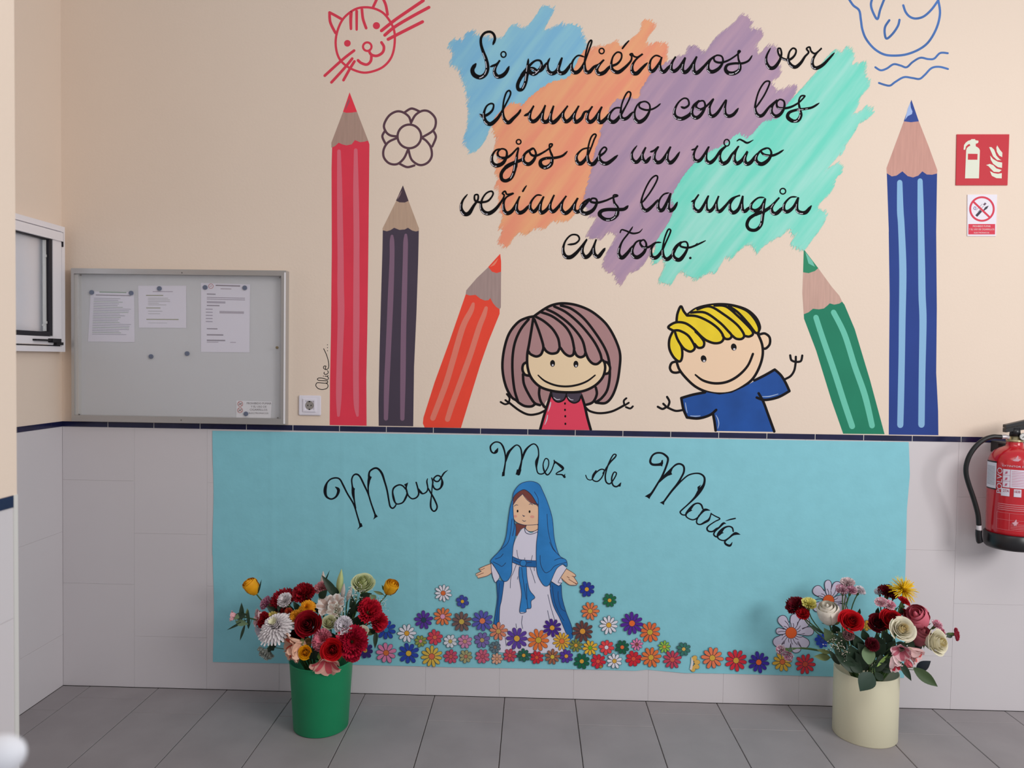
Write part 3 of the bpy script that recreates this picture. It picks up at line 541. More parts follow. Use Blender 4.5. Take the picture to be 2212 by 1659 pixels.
lett(GM, ['330,385,16 375,420,46 370,480,42 330,545,30 260,575,26 190,540,34 165,470,50 170,390,48 200,310,26 260,255,24 340,238,24 400,262,26 450,350,28 520,490,26 620,660,26 680,850,24 725,1000,28',
 '650,720,24 630,600,24 612,500,46 608,420,46 598,370,26 588,270,24 615,200,24 665,180,28 720,220,28 790,360,28 850,490,26 900,650,24 960,820,28',
 '860,520,22 850,400,24 858,300,42 868,240,46 862,190,32 880,130,28 950,85,30 1010,95,32 1070,170,36 1110,290,30 1150,430,28 1180,600,26 1200,690,26 1240,722,24 1280,690,22 1298,650,20',
 '1450,420,24 1400,365,24 1340,350,24 1265,390,28 1240,460,26 1255,560,36 1280,630,26 1320,655,22 1400,630,24 1450,550,32 1470,480,26 1455,400,24 1458,340,26', '1460,440,26 1490,520,24 1550,570,22 1620,550,24 1655,490,26 1640,400,24 1615,310,24',
 '1650,420,32 1690,470,36 1725,490,22 1780,460,22 1800,400,22 1785,300,24 1797,250,12', '1800,400,26 1850,480,26 1910,590,28 1948,690,26 1930,750,26 1890,768,24 1852,720,28 1845,640,28 1860,500,18 1870,380,20 1880,300,26 1862,240,20',
 '1880,350,24 1900,400,26 1945,425,26 2000,400,28 2030,330,42 2022,260,24 1990,210,24 1940,205,24 1895,250,24 1920,290,24 1970,290,24 2020,220,24 2060,160,24 2118,116,6'],
 ['705,960 745,960 762,1012 720,1030 670,1070 708,1015', '945,830 978,820 1005,855 975,870 928,905 948,860', '880,210 908,222 880,290', '610,395 640,405 628,470', '330,385 398,415 370,470', '1420,345 1487,310 1465,400'], 'black script word Mayo, leftmost word on the blue paper')
lett(GE, ['198,135,4 187,160,24 167,174,13 146,158,13 142,120,13 175,90,11 215,95,11 240,130,14 255,190,11 255,250,11 240,340,17', '258,240,11 275,180,22 300,145,16 340,112,10 370,130,11 382,180,13 380,240,13 357,334,26', '385,225,11 405,165,18 435,125,13 475,103,10 505,130,11 512,190,11 497,240,24 496,290,11 510,330,10 550,330,10 585,280,9 588,230,9 565,217,9 547,260,9 555,310,13 580,342,11 610,310,9 632,250,9 632,230,9', '632,235,10 690,280,22 698,300,13 655,325,9 650,338,9 690,340,11 712,358,18'],
 ['232,320 252,320 250,350 228,354', '345,300 380,300 368,342 335,340', '630,222 645,250 632,262', '716,330 718,366 700,355'], 'black script word Mes above the head of the paper figure')
lett(GE, ['875,345 ,'.replace(' ,', '')+',8 890,375,8 922,378,8 950,330,10 990,300,10 1018,308,10 1000,360,10 965,392,10 930,380,10 930,345,10 955,310,10', '1008,330,10 1060,250,12 1102,205,12 1108,186,10 1085,190,10 1050,260,11 1027,340,12 1032,395,12 1062,410,11 1095,370,10 1112,330,10 1092,323,10 1075,370,12 1085,420,12 1115,432,12 1145,405,8'], ['1150,400 1143,432 1122,432'], 'black script word de between the words Mes and María')
lett(GR, ['352,250,20 335,290,48 280,303,38 200,298,36 170,250,34 200,170,28 260,130,28 340,130,28 400,165,32 435,215,32 415,310,30 350,470,30 290,570,28 210,700,32 155,775,40', '300,560,30 370,490,42 450,420,56 500,350,26 560,300,28 620,292,28 670,330,30 672,410,30 630,500,28 570,600,34 480,710,30 370,860,26',
 '560,620,28 640,540,22 740,460,22 850,432,22 930,445,26 980,500,30 970,600,38 910,690,60 840,790,36 740,890,22 630,990,22 620,1020,22 650,1050,20 695,1055,20', '955,960,24 930,900,26 880,878,22 820,900,28 760,970,44 705,1040,28 720,1090,20 800,1125,20 870,1100,22 920,1040,26 970,985,40 1010,975,34 1060,985,10', '900,1060,24 865,1130,22 870,1180,22 920,1195,22 990,1160,34 1040,1130,34 1065,1080,20 1080,1030,20',
 '1080,1035,18 1140,1070,18 1210,1110,20 1140,1150,18 1050,1210,20 1018,1255,26 1040,1295,24 1100,1300,24 1160,1265,36 1200,1240,26 1260,1180,34 1298,1182,10', '1170,1265,24 1130,1310,22 1120,1350,24 1160,1380,22 1195,1340,22', '1300,1140,8 1370,1120,20 1440,1105,20', '1410,1300,22 1395,1245,24 1342,1224,22 1270,1250,32 1210,1320,60 1175,1370,30 1200,1415,20 1270,1435,20 1340,1400,22 1400,1350,32 1450,1330,44 1512,1345,8', '1340,1400,24 1285,1450,26 1300,1490,32 1350,1512,34 1375,1498,28 1395,1460,6'],
 ['335,240 362,228 352,328 330,325', '190,715 160,817 125,790 88,776 130,750', '385,840 375,907 345,885 312,870 350,850', '470,380 498,448 440,470', '875,635 930,600 880,700', '745,950 800,985 755,1010', '1225,1300 1272,1320 1215,1345'], 'black script word María slanting down, rightmost word on the blue paper')

# ---- paper figure
GV = (1010, 1020, 4.366)
OUT = mat('2a3a5e', .7); BV = mat('3686cc', .8, .2, var=.12, vs_=12); BV2 = mat('2a6cb0', .8, .2, var=.1, vs_=12); WD = mat('e3dff0', .8, .2); SK = mat('f2c9a8', .8, .2, var=.05, vs_=14); HR = mat('7d4540', .8)
FY = -.0052
LT = mat('47506b', .7)
A = Art(FY)
A.fill(P('520,530 555,545 600,575 665,545 650,680 648,840 655,940 690,1030 740,1075 775,1070 800,1180 850,1330 930,1520 960,1620 900,1659 880,1700 320,1700 300,1640 300,1450 310,1250 340,1030 400,990 420,900 430,720 460,620', GV), WD)
for s in ('465,735 470,780 480,815', '540,808 540,830', '612,785 600,830', '460,870 430,950 408,1000 403,1092', '475,985 470,1010', '590,900 615,970 638,1045', '628,890 630,930', '758,1155 785,1270 822,1395', '755,1305 775,1400', '518,1355 510,1420 520,1475', '457,1430 462,1470', '355,1560 365,1640'): A.stroke(P(s, GV), 5/4.366, LT)
fig = tag(A.build('paper_figure', None), 'paper cut-out of a woman in a blue veil and white dress on the blue paper', 'cutout')
A = Art(FY-.0002)
A.fill(P('270,1010 345,1030 322,1200 303,1300 298,1450 248,1432 265,1330 280,1180', GV), BV2, sm=False); A.fill(P('785,1040 885,1062 890,1180 930,1320 980,1450 995,1560 960,1592 930,1520 870,1380 810,1260 780,1130', GV), BV2, sm=False, lift=False)
for s in ('300,1050 290,1200 275,1400', '855,1125 855,1180 880,1280 922,1312', '800,1070 820,1220 870,1340 910,1400', '270,1010 283,1180 262,1330 246,1432', '345,1030 322,1200 300,1300 298,1450', '885,1065 892,1180 930,1320 980,1450 995,1560', '780,1050 780,1130 810,1260 870,1380 930,1520'): A.stroke(P(s, GV), 5/4.366, OUT)
A.halves('lower_mantle', fig, 1120)
A = Art(FY-.0005)
A.fill(P('455,480 520,500 560,500 545,520 500,540 470,600 458,600', GV), HR, sm=False); A.fill(P('650,500 672,495 668,540', GV), HR, sm=False, lift=False)
A.fill(P('560,495 655,495 668,545 600,562 553,540', GV), SK)
A.fill(P('430,330 440,290 470,250 520,200 560,240 620,300 668,330 670,480 600,498 520,495 460,470 432,420', GV), SK)
A.fill(P('430,315 428,260 445,220 490,180 540,163 600,210 650,290 665,330 640,300 600,290 560,255 520,205 470,250 440,285', GV), HR, sm=False)
for s in ('430,320 428,400 450,462 520,495 600,498 668,492', '520,205 470,250 432,305', '520,205 555,255 600,290 650,300', '440,320,5 458,308,6 475,312,4', '580,305,4 595,298,6 615,308,5', '520,405,6 530,415,8 538,412,6', '517,452,4 533,463,6 550,458,4', '555,500 548,530 580,558 630,555 665,535', '538,530 550,570 600,585 668,560'): A.stroke(P(s, GV), 5/4.366, OUT)
A.ell(1010+472/4.366, 1020+367/4.366, 8/4.366, 13/4.366, DARKLINE); A.ell(1010+585/4.366, 1020+372/4.366, 8/4.366, 13/4.366, DARKLINE, lift=False)
BL = mat('eaa594', .8)
A.ell(1010+450/4.366, 1020+415/4.366, 16/4.366, 12/4.366, BL, lift=False); A.ell(1010+610/4.366, 1020+420/4.366, 20/4.366, 13/4.366, BL, lift=False)
A.build('face', fig)
A = Art(FY-.0008)
A.fill(P('225,862 235,940 190,975 100,1002 95,985 80,975 82,955 130,935 108,915 130,903 170,882', GV), SK, sm=False); A.fill(P('930,910 975,935 1010,960 1018,978 1000,985 1040,1048 1030,1062 960,1062 910,1030 878,995', GV), SK, sm=False, lift=False)
for s in ('225,862 170,882 108,912 130,920 160,905', '130,935 80,958', '150,950 85,975', '235,940 190,975 100,1000', '930,910 1010,960 1018,985 985,980', '1000,985 1040,1050 1000,1040', '955,1010 1030,1062 960,1062 880,995', '940,985 960,998'): A.stroke(P(s, GV), 5/4.366, HR)
A.halves('hand', fig, 1140)
A = Art(FY-.0011)
A.fill(P('222,855 262,910 298,975 298,1000 262,1040 240,1000 225,950', GV), WD, sm=False); A.fill(P('895,870 935,905 880,990 895,1035 860,1072 790,1030 820,950 850,900', GV), WD, sm=False, lift=False)
for s in ('222,855 228,950 262,1040 298,1000', '225,930 240,1000', '935,905 880,990 855,1040 890,1045', '790,1030 860,1072 888,1045'): A.stroke(P(s, GV), 5/4.366, OUT)
A.halves('sleeve', fig, 1140)
A = Art(FY-.0014)
A.fill(P('425,240 440,180 500,110 590,86 670,110 710,180 760,300 800,440 815,600 835,700 870,790 930,830 938,890 900,870 850,900 820,950 790,1020 760,1070 720,1068 680,1010 655,940 648,830 650,680 665,540 668,330 650,290 600,210 540,165 490,180 440,225 428,270 430,400 440,470 455,520 452,600 430,700 420,850 415,950 380,1020 335,1025 290,950 240,870 220,830 310,730 360,620 380,480 400,340 420,260', GV), BV, n=4)
for s in ('425,240 440,180 500,110 590,86 670,110 710,180 760,300 800,440 815,600 835,700 870,790 930,830 938,890 900,870 850,900 820,950 790,1020 760,1070 720,1068 680,1010 655,940 648,830 650,680 665,540 668,330 650,290 600,210 540,165 490,180 440,225 428,270', '428,240 400,340 380,480 360,620 310,730 220,830 240,870 290,950 335,1025 380,1020 415,950 420,850 430,700 452,600 455,520 435,440 428,300', '750,395 755,500 770,600 800,700 830,750', '775,660 810,730 870,790', '630,185 665,250 668,330', '420,440 400,600 370,680 300,740', '240,845 290,870 325,888 360,855', '335,770 310,800 260,820', '685,785 690,870 730,945 780,930 830,880 935,850', '820,830 870,812 910,815', '438,450 440,520 425,600'):
    A.stroke(P(s, GV), 5/4.366, OUT)
A.build('veil', fig)
A = Art(FY-.0017)
A.fill(P('425,795 500,825 645,835 648,895 560,890 500,880 425,850', GV), BV2, sm=False); A.fill(P('490,890 555,890 562,1000 585,1110 635,1180 600,1215 598,1280 555,1290 548,1320 492,1318 510,1150 485,980', GV), BV, sm=False)
A.ell(1010+525/4.366, 1020+858/4.366, 30/4.366, 32/4.366, BV)
for s in ('425,795 500,825 645,835', '425,850 500,880 560,890 648,895', '490,890 485,980 510,1150 492,1318 550,1320 555,1290 598,1280 600,1215 635,1180 585,1110 562,1000 555,890', '510,900 530,1050 555,1200', '555,1050 560,1200 570,1290', '440,830 490,850', '560,855 605,850'): A.stroke(P(s, GV), 5/4.366, OUT)
A.stroke([(1010+(525+30*math.cos(t))/4.366, 1020+(858+32*math.sin(t))/4.366) for t in [k*.524 for k in range(12)]], 5/4.366, OUT, closed=True, n=2)
A.build('sash', fig)

# ---- paper flowers
GP_, GQ_, GX_ = (800, 1230, 5.53), (1160, 1230, 5.53), (1460, 1230, 5.53)
DL = mat('3a2a3c', .7)
WHT, ORG, PRP, BLE, GRN, YLW, RDD, PNK, BRN, OLV = 'e8e6f0', 'e88050', '5e3aa0', '3048b0', '2c7050', 'dfae3e', 'd33a4c', 'e084ac', '6e4540', '96a050'
PF = [
(GP_, 870, 283, 105, 11, WHT, 'e2703a', 'white daisy cut-out with orange centre, topmost flower left of the paper figure'),
(GP_, 1100, 383, 78, 6, '4450a8', 'e0b030', 'small indigo six-petal cut-out nearest the left hand of the paper figure'),
(GP_, 637, 605, 112, 9, PRP, '2c4a58', 'purple cut-out flower with dark green centre, left of the orange one with pink centre'),
(GP_, 865, 563, 112, 10, ORG, 'eaa0c4', 'orange cut-out flower with pink centre'),
(GP_, 1090, 625, 122, 10, '7c605c', 'ceb050', 'greyish brown cut-out flower left of the figure beside the orange flower with pink centre'),
(GP_, 1338, 615, 130, 10, '5c5cb4', 'e48058', 'violet-blue cut-out flower with orange centre touching the left edge of the mantle'),
(GP_, 188, 722, 120, 9, '2c4cae', '2684b8', 'blue cut-out flower with bright blue centre half behind the crimson carnation'),
(GP_, 435, 763, 112, 10, WHT, 'e6a63a', 'white daisy cut-out right of the blue flower with bright blue centre'),
(GP_, 600, 858, 75, 8, OLV, 'e090a0', 'small olive green cut-out with pink centre'),
(GP_, 770, 812, 95, 8, 'd8495a', 'e07050', 'red cut-out flower between the olive green and small white ones left of the figure'),
(GP_, 955, 860, 85, 8, 'dcdfe8', 'c8b868', 'small white cut-out flower left of the faded pink one'),
(GP_, 1130, 860, 88, 8, 'd08ab0', 'd09a80', 'faded pink cut-out flower in the middle row left of the figure'),
(GP_, 1335, 845, 98, 8, '7a6cac', 'b8a468', 'faded violet cut-out flower below the violet-blue flower with orange centre'),
(GP_, 1530, 740, 110, 9, 'e08a6c', 'd2a45c', 'pale orange cut-out flower overlapping the left hem of the white dress'),
(GP_, 1750, 825, 135, 10, '6244a4', 'e2b048', 'large purple cut-out flower with yellow centre on the left half of the white dress hem'),
(GP_, 2008, 845, 135, 10, 'ec7c3e', 'cfae3c', 'large bright orange cut-out flower in the middle of the white dress hem'),
(GP_, 2172, 698, 112, 10, '4c2c90', 'e6a83c', 'dark purple cut-out flower highest on the white dress'),
(GP_, 188, 997, 126, 9, PNK, 'd9703c', 'large pink cut-out flower with orange centre near the green bin'),
(GP_, 457, 1003, 128, 9, '3048ac', 'dcb23c', 'royal blue cut-out flower with yellow centre right of the large pink one'),
(GP_, 733, 1040, 130, 11, 'dfba50', 'e07050', 'large yellow cut-out flower with orange centre at the bottom left of the figure'),
(GP_, 962, 1042, 88, 8, 'c9506c', 'cd6058', 'rose red cut-out flower right of the large yellow one in the bottom row'),
(GP_, 1140, 1040, 82, 8, 'a8a678', 'c07a60', 'faded olive cut-out flower with reddish centre in the bottom row'),
(GP_, 1340, 1040, 90, 8, 'd06580', 'c65a6c', 'faded rose cut-out flower between the faded olive and the peach ones'),
(GP_, 1490, 930, 74, 8, '647c86', '8c7468', 'small grey-green cut-out flower under the pale orange one'),
(GP_, 1512, 1068, 72, 8, 'deaa90', 'dca078', 'small peach cut-out flower in the bottom row'),
(GP_, 1668, 1028, 84, 8, 'c94c60', 'd9604c', 'rose-red cut-out flower right of the small peach one'),
(GP_, 1832, 1027, 82, 8, '2d6a58', 'dfa63c', 'small dark green cut-out flower under the large bright orange one'),
(GP_, 1988, 1052, 82, 8, 'd3303e', 'e2603a', 'bright red cut-out flower right of the small dark green one below the dress'),
(GP_, 2175, 1045, 94, 9, 'a86a50', 'd9c040', 'light brown cut-out flower with yellow centre'),
((460, 1210, 4.045), 1330, 790, 72, 8, '3c2c70', 'c8a040', 'dark violet cut-out flower half hidden behind the crimson peony of the bouquet'),
(GQ_, 595, 237, 95, 8, '2a3c9e', 'e2aa3c', 'blue cut-out flower beside the right hand of the paper figure'),
(GQ_, 867, 370, 86, 8, '22704c', 'e2aa3c', 'green cut-out flower, topmost green one right of the figure'),
(GQ_, 635, 498, 110, 10, ORG, 'dcac40', 'orange cut-out flower above the big brown one'),
(GQ_, 545, 740, 128, 11, BRN, 'e6a03a', 'big dark brown cut-out flower right of the mantle'),
(GQ_, 858, 665, 114, 11, WHT, 'e6ae3c', 'white daisy cut-out right of the big dark brown flower'),
(GQ_, 1135, 645, 138, 11, '5a2c9c', 'ea6e34', 'large purple cut-out flower with orange centre, right of the white daisy'),
(GQ_, 1350, 750, 128, 10, 'e67242', 'cfae3c', 'large orange cut-out flower touching the large purple one with orange centre'),
(GQ_, 298, 858, 110, 12, 'e6b23c', 'ea7c3c', 'yellow cut-out flower with many narrow petals over the right hem of the mantle'),
(GQ_, 465, 908, 82, 9, '848c44', 'e0a038', 'olive cut-out flower with orange centre under the big dark brown one'),
(GQ_, 635, 937, 94, 9, 'ecb83c', '70b428', 'yellow cut-out flower with bright green centre'),
(GQ_, 830, 932, 92, 8, 'ea4c50', 'dfe0ea', 'coral red cut-out flower with white centre'),
(GQ_, 1018, 930, 88, 8, '1e6448', 'ea703c', 'dark green cut-out flower with orange centre'),
(GQ_, 1192, 897, 76, 9, 'e884b0', '8c4c44', 'small pink cut-out flower with brown centre'),
(GQ_, 350, 1037, 86, 8, '5a3ca4', 'e6a83c', 'violet cut-out flower right of the light brown one in the bottom row'),
(GQ_, 535, 1098, 98, 8, '17684a', 'e0a83c', 'dark green cut-out flower with oval yellow centre in the bottom row'),
(GQ_, 730, 1098, 92, 8, 'd62c3c', 'ea5a40', 'red cut-out flower in the bottom row with a small yellow dot beside it'),
(GQ_, 762, 1163, 22, 6, 'dfae3c', 'dca838', 'tiny yellow cut-out dot under a red flower in the bottom row'),
(GQ_, 925, 1095, 96, 9, WHT, 'dfae48', 'white cut-out flower in the bottom row between two red ones'),
(GQ_, 1153, 1068, 98, 8, 'd42c3a', 'e6543a', 'red cut-out flower left of the large orange one in the bottom row'),
(GQ_, 1362, 1052, 124, 10, 'e87a44', 'd9ae3c', 'large orange cut-out flower in the bottom row right of a red one'),
(GQ_, 1617, 1077, 114, 10, 'c8465c', 'd8604c', 'star-like rose-red cut-out flower right of the large orange one in the bottom row'),
(GQ_, 1522, 925, 76, 9, '92c650', 'd8a03c', 'small lime green cut-out flower'),
(GQ_, 1753, 953, 85, 8, '3c7c70', 'e0b45c', 'greyish green cut-out flower above the torn yellow one'),
(GQ_, 2095, 1058, 132, 10, 'ee8058', 'dcb044', 'salmon orange cut-out flower right of the torn yellow one'),
(GX_, 720, 1088, 134, 10, 'de3444', 'e0a840', 'large red cut-out flower with yellow centre right of the salmon orange one'),
(GX_, 990, 1110, 128, 10, '4030a0', 'ea6c34', 'large indigo cut-out flower with orange centre'),
(GX_, 1273, 1105, 120, 10, 'ddb044', 'd97040', 'yellow cut-out flower with orange centre right of the large indigo one'),
(GX_, 1545, 1132, 124, 10, 'd63a46', 'c8503c', 'red cut-out flower with red centre, nearest the cream vase in the bottom row'),
((1640, 1230, 4.045), 552, 622, 66, 8, '2c48b4', '3048a0', 'royal blue cut-out flower half hidden behind stems above the cream vase'),
((1640, 1230, 4.045), 940, 492, 48, 6, 'd2a83c', 'cda23a', 'ochre cut-out flower between bright red and maroon roses of the right bouquet'),
]
for i, (G, x, y, r, n, pc, cc, lab) in enumerate(PF):
    px, py, pr = G[0]+x/G[2], G[1]+y/G[2], r/G[2]
    A = Art(-.0072-(i % 6)*.0003); R = random.Random(i*7+1); a0 = R.uniform(0, 6.28)
    pm = mat(pc, .75, .2, var=.06, vs_=20)
    hw = math.pi*pr*.64/n*(1.04 if n <= 8 else .93)
    for lay, (g_, mt_) in enumerate(((1.0, DL if pc not in ('3c2c70', '2c48b4') else pm), (0, pm))):
        for k in range(n):
            a = a0+2*math.pi*k/n+R.uniform(-.03, .03)*0; rr = pr*(1+.05*math.sin(k*2.7+i))
            q = []
            for t, w_ in ((0, .25), (.2, .5), (.45, .85), (.7, 1), (.88, .8), (.97, .42), (1, 0), (.97, -.42), (.88, -.8), (.7, -1), (.45, -.85), (.2, -.5), (0, -.25)):
                l = rr*(.16+.84*t)-(.75*(1-g_) if t > .5 else 0); ww = w_*(hw-(.55*(1-g_)))
                q.append((px+l*math.cos(a)-ww*math.sin(a), py+l*math.sin(a)+ww*math.cos(a)))
            A.add(q, [tuple(range(len(q)))], mt_, lift=(k == 0))
    o = tag(A.build('paper_flower', None), lab, 'paper flower', 'paper flower cut-outs on the blue banner')
    B = Art(-.0072-(i % 6)*.0003-.00016); B.ell(px, py, pr*.27+.4, pr*.27+.4, DL); B.ell(px, py, pr*.25, pr*.25, mat(cc, .75)); B.build('flower_center', o)
# torn half flower
A = Art(-.0074); ty = mat('e0b45c', .75)
for lay, (e, mt_) in enumerate(((.8, DL), (0, ty))):
    for k, (x, y) in enumerate(((1880, 1062), (1912, 1108), (1905, 1160), (1862, 1188))):
        A.ell(1160+x/5.53, 1230+y/5.53, 36/5.53+e*.6, 28/5.53+e*.6, mt_, rot=(-.7, 0, .4, 1.2)[k], lift=(k == 0))
A.fill(P('1845,1040 1870,1110 1850,1200 1825,1195 1840,1120', GQ_), mat('e6dcd6', .8), sm=False)
tag(A.build('paper_flower', None), 'torn half of a yellow cut-out flower with a white paper edge', 'paper flower', 'paper flower cut-outs on the blue banner')
# big white paper daisies
PW = mat('cfc9e0', .8, .2)
def big_daisy(px, py, petals, lab, extra=None):
    A = Art(-.0060)
    for a, l, w_ in petals:
        a = math.radians(a); q = []
        for t, ww in ((0, .18), (.25, .42), (.5, .78), (.75, 1), (.9, .85), (.98, .45), (1.0, 0), (.98, -.45), (.9, -.85), (.75, -1), (.5, -.78), (.25, -.42), (0, -.18)):
            q.append((px+l*t*math.cos(a)-ww*w_*math.sin(a), py-l*t*math.sin(a)-ww*w_*math.cos(a)))
        A.add(q, [tuple(range(13))], PW, lift=False); A.k += 1
        A.stroke(q[2:11], 1.3, DL, n=3); A.k -= 1
        A.c += 3
    A.k += 2
    for i in range(18):
        a = math.radians(i*20+8); l1 = 13; l2 = 21+(i % 3)*4
        A.stroke([(px+l1*math.cos(a), py-l1*math.sin(a)), (px+(l1+l2)/2*math.cos(a+.05), py-(l1+l2)/2*math.sin(a+.05)), (px+l2*math.cos(a+.16), py-l2*math.sin(a+.16))], 1.2, DL, lift=False)
    o = tag(A.build('paper_flower', None), lab, 'paper flower', 'big white paper daisies')
    B = Art(-.0068); B.ell(px, py, 12.6, 12.6, DL); B.ell(px, py, 11.8, 11.8, mat('e0602c', .75)); B.build('flower_center', o)
big_daisy(1709, 1367, [(124, 43, 10.5), (75, 42, 10), (38, 48, 11), (5, 49, 9.5), (-38, 47, 11), (-72, 45, 10.5), (-112, 44, 10), (-146, 45, 10.5), (172, 33, 7)], 'large white paper daisy with orange centre, left of the cream vase stems')
big_daisy(1790, 1297, [(138, 42, 11), (92, 44, 7.5), (58, 46, 10.5), (5, 40, 10), (-35, 46, 13), (-80, 40, 10), (-150, 38, 10)], 'large white paper daisy behind the white rose bud of the right bouquet')

# ------------------------------------------------------------------ notice board
nbd = empty('notice_board', (.52, -.02, 1.475), 'aluminium framed glass-fronted notice board with a grey back on the left of the wall', 'notice board')
ALU = mat('b9b6b4', .35, .5, metal=.55); GB2 = (0, 450, 3.318)
x0, x1, z0, z1 = .0655, .980, 1.1535, 1.7995
fr = MB(); fr.box((x0, -.04, z1-.022), (x1, 0, z1)).box((x0, -.04, z0), (x1, 0, z0+.026)).box((x0, -.04, z0+.026), (x0+.012, 0, z1-.022)).box((x1-.020, -.04, z0+.026), (x1, 0, z1-.022))
fr.build('frame', ALU, nbd)
MB().box((x0+.012, -.03, z0+.026), (x0+.026, -.002, z1-.022)).build('inner_profile', mat('cfcbc8', .4, .5, metal=.3), nbd)
MB().box((x1-.0075, -.0425, z0+.004), (x1-.001, -.04, z1-.008)).build('edge_profile', mat('f1eff2', .3), nbd)
box('back_panel', (x0+.026, -.01, z0+.026), (x1-.020, -.002, z1-.022), mat('cfcdd0', .7), nbd)
gm = glass_mat('clear_glass', 'd8dee0', .08, .10)
box('glass_door', (x0+.026, -.036, z0+.026), (x1-.020, -.033, z1-.022), gm, nbd)
lk = MB(); p = U(*P('1985,998', GB2)[0], -.04); lk.lathe((0, 0, 0), [(.006, 0), (.006, .004), (.003, .005)], 16, top=True)
lk.v = [Vector((p.x+v.x, -.036-v.z, p.z+v.y)) for v in lk.v]; lk.build('lock', mat('8a7c62', .4, metal=.6), nbd)
for c in ('575,478', '2003,495', '565,1478', '1990,1502', '1303,462', '1298,1518'):
    p = U(*P(c, GB2)[0], -.041); MB().box((p.x-.0025, -.0405, p.z-.0025), (p.x+.0025, -.036, p.z+.0025)).build('screw', mat('6d6864', .5), nbd)
def paper(cs, lab, lines_, y=-.0115, h='e6e0ec'):
    A = Art(y); q = P(cs, GB2); A.fill(q, mat(h, .8, .2), sm=False)
    o = tag(A.build('notice_paper', None), lab, 'paper'); B = Art(y-.0004)
    def bl(a, b): return (q[0][0]*(1-a)*(1-b)+q[1][0]*a*(1-b)+q[2][0]*a*b+q[3][0]*(1-a)*b, q[0][1]*(1-a)*(1-b)+q[1][1]*a*(1-b)+q[2][1]*a*b+q[3][1]*(1-a)*b)
    for (a0, a1, b, h_, c_) in lines_:
        B.fill([bl(a0, b), bl(a1, b), bl(a1, b+h_), bl(a0, b+h_)], mat(c_, .8), sm=False, lift=False)
    B.build('print_lines', o); return o
R = random.Random(4)
L1 = [(.2, .82, 0.0, .02, '8fa590'), (.12, .92, .06, .02, '9a8f9c')]+[(.08, R.uniform(.6, .95), .13+.034*k, .012, ('aaa6b4', 'a3a3ae', '9fae9f')[k % 3]) for k in range(22)]
paper('650,595 962,602 965,960 630,955', 'A4 typed sheet hanging under two magnets, leftmost on the notice board', L1)
L2 = [(.3, .72, .13, .018, 'b0a3b5'), (.16, .52, .22, .022, '98997c')]+[(.2, R.uniform(.4, .7), .29+.04*k, .012, 'aaa8a6') for k in range(5)]+[(.16, .46, .52, .02, '98997c'), (.2, .5, .6, .012, 'a9a8a8'), (.2, .45, .66, .012, 'a9a8a8'), (.16, .84, .79, .022, '98997c'), (.2, .6, .88, .01, 'b0aeb4')]
paper('990,555 1335,555 1335,858 995,855', 'shorter typed sheet held by one magnet, middle one of the three large papers', L2)
L3 = [(.3, .8, .02, .018, '8a7c88'), (.4, .62, .07, .012, 'a79aa5'), (.12, .3, .15, .016, '8f8593'), (.12, .9, .20, .012, 'a79dac'), (.12, .9, .225, .012, 'a79dac'), (.12, .5, .26, .03, 'b0a6b6'), (.12, .38, .315, .016, '8f8593'), (.38, .88, .40, .035, 'b1a7b4')]+[(.1, .24, .37+.045*k, .014, 'a69cae') for k in range(5)]+[(.12, .34, .655, .014, '8a7f8c'), (.12, .46, .74, .018, '8a7f8c'), (.12, .5, .82, .018, '8a7f8c'), (.12, .36, .85, .01, 'a79dac'), (.6, .72, .85, .01, 'a79dac')]
p3 = paper('1440,535 1792,545 1788,1033 1440,1030', 'tall typed sheet with a red round logo, rightmost of the three large papers', L3)
B = Art(-.0122); B.stroke([(1512/3.318+5*math.cos(t), 450+558/3.318+5*math.sin(t)) for t in [k*.524 for k in range(12)]], 1.1, mat('c46a66', .7), closed=True, n=2)
B.stroke([(455.7-1.8, 618.5), (455.7+1.6, 617.5)], 1, mat('c46a66', .7)); B.build('logo', p3)
p4 = paper('1695,1378 1948,1385 1940,1510 1692,1503', 'small landscape sign about not smoking in the lower right corner of the notice board', [], h='eae6ea')
B = Art(-.0122); TX = mat('5d4c4c', .8)
for k, (t, xx, yy, ww) in enumerate((('PROHIBIDO FUMAR', 1768, 1404, 176), ('Y EL USO DE', 1798, 1428, 112), ('CIGARRILLOS', 1790, 1450, 126), ('ELECTRÓNICOS', 1783, 1473, 140))): text_px(t, xx/3.318, 450+yy/3.318, ww/3.318, 14/3.318, .01, TX, B, False)
B.build('print_text', p4)
B = Art(-.0124); RR = mat('c26a62', .7)
for cx_, cy_ in ((1722, 1402), (1720, 1447)):
    c = (cx_/3.318, 450+cy_/3.318); B.stroke([(c[0]+5.4*math.cos(t), c[1]+5.4*math.sin(t)) for t in [k*.524 for k in range(12)]], 1.3, RR, closed=True, n=2, lift=False)
    B.stroke([(c[0]-3.6, c[1]-3.6), (c[0]+3.6, c[1]+3.6)], 1.2, RR, lift=False); B.stroke([(c[0]-3, c[1]+2), (c[0]+3, c[1]-1.5)], 1.4, TX, lift=False)
B.build('pictogram', p4)
MG = mat('2c3c68', .4, .4)
